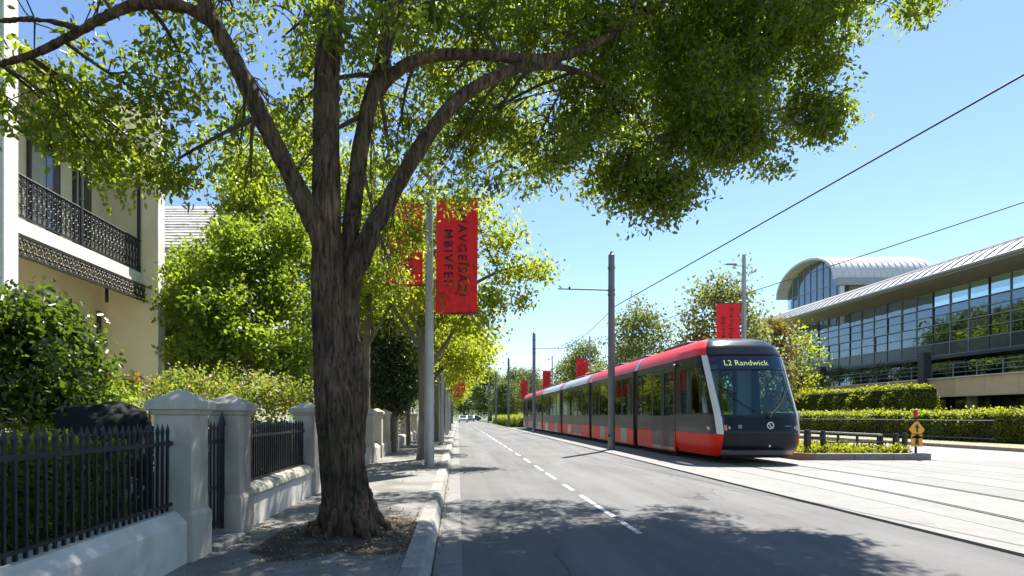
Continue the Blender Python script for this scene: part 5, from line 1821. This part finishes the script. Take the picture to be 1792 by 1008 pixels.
# roof
rp = [(36.0, 12.08), (37.2, 12.95), (38.8, 13.65), (41, 14.3), (44, 15.0), (48, 15.8), (52, 16.2), (58, 16.2)]
under = [(58, 15.8), (52, 15.4), (44, 13.4), (40.2, 11.95), (36.05, 11.86)]
RY0, RY1 = 16.0, 70.5
rf = MB().prism(rp + under, 1, RY0, RY1).build('roof', M['roof_metal'], bl, smooth=25)
sp_ = smooth_path([(x, 0, z) for x, z in rp], 3)
sm2 = MB().tube([(p.x, 0, p.z + .03) for p in sp_], .045, 4).mesh('roof_seam', M['roof_metal'])
for i in range(62):
    piece('roof_seam', sm2, rf, (0, RY0 + .3 + i * (RY1 - RY0 - .6) / 61, 0))
MB().box(36.1, 40.15, RY0 + .1, RY1 - .1, 11.78, 11.855).build('soffit', M['soffit'], bl)
MB().tube([(35.97, RY0, 12.0), (35.97, RY1, 12.0)], .13, 8).build('roof_gutter', M['mullion'], bl, smooth='all')
# terrace in front
tr_ = MB().box(36.75, 41.4, Y0, 60.5, 2.86, 4.15).build('terrace', M['joint'], bl)
pm = MB().box(-.06, .0, .008, 2.39, 2.86, 4.16).mesh('stone_panel', M['terrace'])
for i in range(15):
    piece('stone_panel', pm, tr_, (36.74, Y0 + .4 + i * 2.4, 0))
MB().box(36.5, 37.1, Y0, 60.6, 4.165, 4.25).build('terrace_coping', M['roof_pale'], tr_)
MB().box(36.45, 36.75, Y0, 60.6, 2.78, 2.855).build('terrace_lip', M['terrace'], tr_)
for z in (4.6, 4.95, 5.25):
    MB().tube([(36.9, Y0, z), (36.9, 60, z)], .022, 6).build('handrail', M['mullion'], tr_)
ps_ = MB().box(-.025, .025, -.025, .025, 4.25, 5.28).mesh('railing_post', M['mullion'])
for i in range(20):
    piece('railing_post', ps_, tr_, (36.9, Y0 + .5 + i * 1.95, 0))
# ground floor
MB().box(39.4, 39.6, Y0, 62, 0.1, 2.85).build('ground_floor_glass', M['car_glass'], bl)
cm = MB().box(-.22, .22, -.22, .22, .1, 2.86).mesh('column', M['render'])
for i in range(9):
    piece('column', cm, bl, (38.2, Y0 + 1.5 + i * 4.6, 0))
c2 = MB().box(-.3, .3, -.3, .3, .1, 6.3).mesh('pier', M['mullion_dark'])
for yv in (44.8, 57.5):
    piece('pier', c2, bl, (36.55, yv, 0))

# vaulted hall behind
vb = thing('vaulted_hall', 'glazed hall with pale barrel-vault roof behind the long building', 'building', (58, 83, 0.1))
vx0, vx1, vy0, vy1 = 50.0, 63.5, 76.0, 90.0
yc, hw = (vy0 + vy1) / 2, (vy1 - vy0) / 2


def arch(hw_, spring, rise, n=18):
    return [(yc - hw_ * math.cos(math.pi * k / n), spring + rise * math.sin(math.pi * k / n) ** 0.9) for k in range(n + 1)]


MB().box(vx0 + 2.2, vx1, vy0 + .3, vy1 - .3, 0.1, 19.4).build('wall', M['room'], vb)
out, inn = arch(hw, 19.6, 4.3), arch(hw - .3, 19.6, 4.0)
vs, fs = [], []
for x in (vx0, vx1):
    vs += [(x, y, z) for y, z in out] + [(x, y, z) for y, z in inn]
n_ = len(out)
for k in range(n_ - 1):
    fs.append((k, k + 1, 2 * n_ + k + 1, 2 * n_ + k))
    fs.append((n_ + k, 3 * n_ + k, 3 * n_ + k + 1, n_ + k + 1))
    fs.append((k, n_ + k, n_ + k + 1, k + 1))
    fs.append((2 * n_ + k, 2 * n_ + k + 1, 3 * n_ + k + 1, 3 * n_ + k))
fs += [(0, 2 * n_, 3 * n_, n_), (n_ - 1, 2 * n_ - 1, 4 * n_ - 1, 3 * n_ - 1)]
vf = MB().add(vs, fs).build('roof', M['roof_pale'], vb, smooth=30)
sv_ = MB().tube([(0, y, z + .04) for y, z in out], .06, 4).mesh('roof_seam', M['roof_pale'])
for i in range(16):
    piece('roof_seam', sv_, vf, (vx0 + .4 + i * .83, 0, 0))
MB().box(vx0 + .3, vx1, vy0 - .5, vy0 + .2, 18.7, 19.65).build('eave_box', M['mullion'], vb)
MB().box(vx0 + 1.0, vx0 + 1.35, vy0, vy0 + .4, 9, 19.6).build('corner_post', M['roof_pale'], vb)
# glazed end
ng = 9
for i in range(ng):
    ya, yb = vy0 + .5 + i * (2 * hw - 1) / ng, vy0 + .5 + (i + 1) * (2 * hw - 1) / ng
    for (z0, z1) in ((9, 12.4), (12.5, 15.9), (16, 19.4)):
        MB().box(vx0 + 1.6, vx0 + 1.64, ya + .05, yb - .05, z0, z1).build('pane', M['curtain'], vb)
    zt = lambda y: 19.6 + 4.0 * max(0, 1 - ((y - yc) / (hw - .3)) ** 2) ** .45
    MB().prism([(ya + .05, 19.5), (yb - .05, 19.5), (yb - .05, zt(yb) - .15), (ya + .05, zt(ya) - .15)], 0, vx0 + 1.6, vx0 + 1.64).build('pane', M['curtain'], vb)
    MB().box(vx0 + 1.5, vx0 + 1.7, ya - .06, ya + .06, 9, zt(ya) - .1).build('mullion', M['mullion'], vb)
for z in (12.42, 15.92, 19.42):
    MB().box(vx0 + 1.52, vx0 + 1.72, vy0 + .5, vy1 - .5, z, z + .1).build('transom', M['mullion'], vb)

# terrace planting
for i, (y, z, r_) in enumerate([(47.5, 5.0, .8), (50.5, 5.2, 1.0), (53.5, 5.0, .8), (56.5, 5.4, 1.1), (60.0, 5.0, 1.0), (63.5, 4.6, 1.2)]):
    labs = ['pale green shrub nearest the railing end on the terrace', 'second pale green shrub on the terrace', 'third pale green shrub on the terrace', 'fourth, taller pale green shrub on the terrace', 'fifth pale green shrub on the terrace', 'pale green shrub at the far left end of the terrace']
    c = Vector((37.6, y, z))
    t = thing('terrace_shrub', labs[i], 'shrub', (37.6, y, 4.1), 'shrubs on the terrace')
    make_tree(t, [([(37.6, y, 4.1), (37.6, y, z)], [.05, .03])], [(c, (r_ * .7, r_, r_ * .7), 40)], M['leaf_olive'], 0.22, 16, .22, None, .2, False, False, 70 + i, ntw=4, trunk_name='stem', nside=6)

# ================================================================== RIGHT: HEDGES, RAILINGS, SIGN
hedge('clipped_hedge', 'long low clipped hedge beyond the right-hand road', 25.0, 27.0, 22.5, 64, 0.1, 1.5, M['leaf_hedge'], 0.13, 60000, 81, round_=.4, group='clipped hedges in front of the building')
hedge('clipped_hedge', 'tall bright clipped hedge block behind the low hedge', 28.4, 30.4, 36.0, 64, 0.1, 3.2, M['leaf_hedge'], 0.14, 60000, 82, round_=.8, group='clipped hedges in front of the building')
hedge('track_hedge', 'bright low hedge along the track beyond the tram tail', 7.2, 9.4, 66.5, 118, -0.02, 1.25, M['leaf_hedge'], 0.15, 30000, 83, round_=.2)
rl = thing('hedge_railing', 'thin dark railing in front of the long low hedge', 'railing', (24.4, 40, 0.1))
for z in (1.15, .3):
    MB().tube([(24.4, 26, z), (24.4, 62, z)], .022, 6).build('rail', M['mullion'] if z > 1 else M['iron'], rl)
bm_ = MB().box(-.011, .011, -.011, .011, .1, 1.2).mesh('bar', M['iron'])
for i in range(120):
    piece('bar', bm_, rl, (24.4, 26 + i * .3, 0))
wp_ = thing('white_pier', 'white gate pier beside the dark railing, right of the tram', 'pier', (24.2, 41.2, .1))
MB().box(24.0, 24.45, 41.0, 41.45, .1, 1.45).build('shaft', M['white_stucco'], wp_, bevel=.01)
MB().box(23.92, 24.53, 40.92, 41.53, 1.45, 1.6).build('cap', M['white_stucco'], wp_, bevel=.02)

# island: ground cover, timber posts and railing
rngi = np.random.default_rng(91)
n = 15000
Cx = np.stack([10.75 + 3.4 * rngi.random(n), 17.8 + 24 * rngi.random(n) ** 1.6, np.full(n, .17)], 1)
Cx[:, 2] += np.abs(rngi.normal(size=n)) * .09 + .1 * np.maximum(0, np.sin(Cx[:, 0] * 3.1) * np.sin(Cx[:, 1] * 1.7))
me = leaves('ground_cover', Cx, .11 * (.6 + .7 * rngi.random(n)), M['leaf_hedge'], -.5, .4, .22, False, rngi)
tag(link('ground_cover', me), 'yellow-green ground cover planted on the island', 'ground cover', kind='stuff')
pt = thing('post_rail_fence', 'short dark post and rail fence at the front of the island', 'fence', (12.4, 18.2, .16))
posts = [(10.72, .055, .72, 18.5), (11.12, .10, .80, 18.2), (11.62, .075, .76, 18.2), (13.98, .09, .68, 18.25), (14.22, .075, .70, 18.2), (14.06, .06, .62, 19.0)]
for x, r_, z, y in posts:
    MB().lathe([(r_, 0), (r_ * 1.02, z - .16), (r_ * .9, z - .04), (r_ * .6, z)], 10, (x, y, .12)).build('post', M['dark_wood'], pt, smooth=40)
MB().box(11.18, 11.58, 18.15, 18.22, .60, .70).build('rail', M['dark_wood'], pt)
MB().box(11.66, 13.95, 18.18, 18.22, .50, .535).build('rail', M['iron'], pt)
MB().box(11.66, 13.95, 18.18, 18.22, .24, .27).build('rail', M['iron'], pt)
tm_ = MB().box(-.008, .008, -.008, .008, .2, .53).mesh('bar', M['iron'])
for i in range(9):
    piece('bar', tm_, pt, (11.85 + i * .25, 18.2, 0))
r2 = thing('island_railing', 'pale-topped metal railing along the far edge of the island', 'railing', (14.0, 24, .16))
MB().box(13.9, 14.02, 18.9, 32, .70, .76).build('top_rail', M['roof_pale'], r2)
MB().box(13.94, 13.98, 18.9, 32, .42, .45).build('rail', M['iron'], r2)
pm_ = MB().box(-.03, .03, -.03, .03, .1, .70).mesh('post', M['iron'])
for i in range(14):
    piece('post', pm_, r2, (13.96, 19 + i * 1.0, 0))

sg_ = thing('warning_sign', 'yellow diamond warning sign with small plate at the island tip', 'sign', (14.25, 17.75, .19))
MB().tube([(14.25, 17.8, .15), (14.25, 17.8, 1.38)], .032, 10).build('post', M['iron'], sg_)
MB().lathe([(.05, 0), (.06, .05), (.06, .17), (.04, .22)], 12, (14.25, 17.8, 1.33)).build('red_lamp', M['sign_red'], sg_, smooth=40)
dm = MB()
cz_ = .93
dm.prism([(14.25 - .24, cz_), (14.25 - .15, cz_ - .13), (14.25 + .15, cz_ - .13), (14.25 + .24, cz_), (14.25 + .04, cz_ + .25), (14.25 - .04, cz_ + .25)], 1, 17.75, 17.765)
dpl = dm.build('diamond_plate', M['sign_yellow'], sg_, bevel=.003)
lp = MB().box(14.25 - .18, 14.25 + .17, 17.75, 17.765, .40, .77).build('lower_plate', M['sign_yellow'], sg_, bevel=.003)
# pictogram: arrow and figure
MB().prism([(14.18, .97), (14.25, 1.10), (14.32, .97), (14.27, .99), (14.27, .85), (14.23, .85), (14.23, .99)], 1, 17.738, 17.748).build('arrow_symbol', M['black_ink'], dpl)
MB().prism([(14.10, .66), (14.25, .80), (14.40, .66), (14.40, .72), (14.28, .70), (14.30, .45), (14.26, .45), (14.25, .60), (14.22, .45), (14.18, .45), (14.22, .70), (14.10, .72)], 1, 17.738, 17.748).build('figure_symbol', M['black_ink'], lp)

# ================================================================== RIGHT AND FAR TREES
def round_proto(name, label, group, seed, mat, H, Rr, n_blob, leaf, per, tw_, trunk_h=2.2, trunk_r=.16, open_=.75):
    t = thing(name, label, 'tree', (0, 0, 0), group)
    rng = np.random.default_rng(seed)
    stems = [([Vector((0, 0, -.1)), Vector((.02, 0, trunk_h * .5)), Vector((0, .03, trunk_h)), Vector((.05, 0, H * .65)), Vector((0, 0, H * .92))], [trunk_r * 1.3, trunk_r, trunk_r * .85, trunk_r * .4, .02])]
    for k in range(6):
        a = k * 2.4
        h0 = trunk_h + k * (H - trunk_h) * .1
        d = Vector((math.cos(a), math.sin(a), 0))
        stems.append(([Vector((0, 0, h0)), d * Rr * .35 + Vector((0, 0, h0 + H * .1)), d * Rr * .75 + Vector((0, 0, h0 + H * .26))], [trunk_r * .4, trunk_r * .28, .015]))
    blobs = []
    for k in range(n_blob):
        f = (k + .5) / n_blob
        z = trunk_h + (H - trunk_h) * f
        env = math.sin(math.pi * (.16 + .80 * f)) ** .8
        a = k * 2.4 + rng.random() * .6
        rr = Rr * env * open_ * (.5 + .5 * rng.random())
        q = Rr * .33 * (.8 + .4 * rng.random())
        blobs.append(((rr * math.cos(a), rr * math.sin(a), z), (q, q, q * .8), tw_))
    make_tree(t, stems, blobs, mat, leaf, per, leaf * 1.5, None, .3, False, True, seed, ntw=5)
    return t


ra = round_proto('median_tree', 'loose-crowned tall tree behind the tram, left of its front', 'trees behind the tram', 101, M['leaf_olive'], 9.6, 3.4, 26, .24, 16, 20, 2.4, .17)
ra.location = (14.2, 45, .1)
dup(ra, (12.6, 27.5, .1), 1.0, .80, 'loose-crowned tree behind the banner above the tram front')
dup(ra, (13.6, 62, .1), 2.2, .95, 'loose-crowned tree behind the middle of the tram')
dup(ra, (14.8, 78, .1), 3.4, .9, 'loose-crowned tree behind the rear of the tram')
dup(ra, (12.5, 98, .1), 4.4, .95, 'loose-crowned tree beyond the tram tail')
dup(ra, (16.5, 54, .1), 5.2, .85, 'smaller loose tree between the banners behind the tram')
rb = round_proto('median_tree', 'small tree with reddening leaves beside the tram front', 'trees behind the tram', 103, M['leaf_red'], 6.6, 2.0, 18, .2, 16, 18, 2.0, .12)
rb.location = (17.0, 31.5, .1)
rc = round_proto('verge_tree', 'light open young tree in front of the glass building by the tram', 'trees behind the tram', 104, M['leaf_street'], 6.4, 2.3, 18, .2, 12, 11, 1.8, .1)
rc.location = (31.6, 53.5, .1)
rc.scale = (1.45, 1.45, 1.45)
fa = round_proto('far_tree', 'dense tree at the end of the street, just left of the roadway', 'trees closing the street', 105, M['leaf_far'], 11, 5.2, 30, .42, 12, 26, 2.0, .3, .8)
fa.location = (-5.5, 150, 0)
fa.scale = (1.3, 1.3, 1.3)
labs = ['dense tree closing the view straight down the road', 'dense tree closing the view right of the road end', 'broad far tree right of the road end', 'far tree above the track hedge', 'far tree behind the third overhead-line pole', 'far tree just left of the tram tail',
        'far tree behind the tram tail', 'far tree behind the rearmost tram section', 'tall far tree left of the road end', 'far tree deep behind the median', 'far tree beyond the second banner', 'farthest tree right of the median', 'very tall tree behind the footpath trees, nearest of its row', 'second very tall tree behind the footpath trees', 'third very tall tree behind the footpath trees', 'fourth very tall tree behind the footpath trees', 'broad very tall tree far behind the gardens', 'very tall tree deepest behind the gardens']
for i, (x, y, s, rz) in enumerate([(2.0, 192, 1.45, 1), (9.5, 168, 1.3, 2), (15, 146, 1.15, 3), (10.8, 130, .8, 4), (17.5, 128, .8, 5), (17, 112, .68, 6), (21, 104, .62, .5), (24.5, 92, .62, 1.5), (-14, 120, 1.1, 2.5), (28, 120, .9, 3.5), (30, 84, .6, 4.5), (38, 140, .9, 5.5), (-11, 64, 1.25, .3), (-13, 78, 1.5, 1.3), (-12, 94, 1.6, 2.3), (-14, 108, 1.7, 3.3), (-24, 90, 1.8, 4.1), (-26, 112, 1.9, 5.1)]):
    dup(fa, (x, y, 0), rz, s, labs[i])


# ================================================================== PARKED CARS FAR AWAY
def car(label, x, y, rz, mat):
    t = thing('parked_car', label, 'car', (0, 0, 0), 'cars at the far end of the street')
    prof = [(-2.1, .3), (2.1, .3), (2.15, .6), (2.05, .85), (1.2, .95), (.55, 1.42), (-.9, 1.45), (-1.75, 1.0), (-2.1, .92), (-2.15, .6)]
    lpart('body', MB().prism(prof, 1, -.85, .85).mesh('body', M[mat], 30, bevel=.05), t)
    win = [(1.05, .97), (.5, 1.36), (-.85, 1.39), (-1.5, 1.0)]
    lpart('side_window', MB().prism(win, 1, -.865, .865).mesh('side_window', M['car_glass']), t)
    lpart('windscreen', MB().add([(1.22, -.7, .97), (1.22, .7, .97), (.6, .62, 1.40), (.6, -.62, 1.40)], [(0, 1, 2, 3)]).mesh('windscreen', M['car_glass']), t)
    for sx in (-1.3, 1.3):
        for sy in (-.8, .8):
            m_ = MB()
            vs = [(sx + .31 * math.cos(a * .5236), sy + d, .31 + .31 * math.sin(a * .5236)) for d in (-.1, .1) for a in range(12)]
            m_.add(vs, [(a, (a + 1) % 12, 12 + (a + 1) % 12, 12 + a) for a in range(12)] + [tuple(range(12))[::-1], tuple(range(12, 24))])
            lpart('wheel', m_.mesh('wheel', M['rubber']), t)
    for sy in (-.6, .6):
        lpart('headlight', MB().box(2.08, 2.16, sy - .18, sy + .18, .62, .75).mesh('headlight', M['lens']), t)
    t.location = (x, y, 0.0)
    t.rotation_euler = (0, 0, rz)


car('far white car on the left of the road end', 1.0, 118, -math.pi / 2, 'carwhite')
car('far grey car in the middle of the road end', 3.0, 140, -math.pi / 2, 'cargrey')
car('far blue-grey car crossing at the road end', 4.2, 158, math.pi, 'carblue')
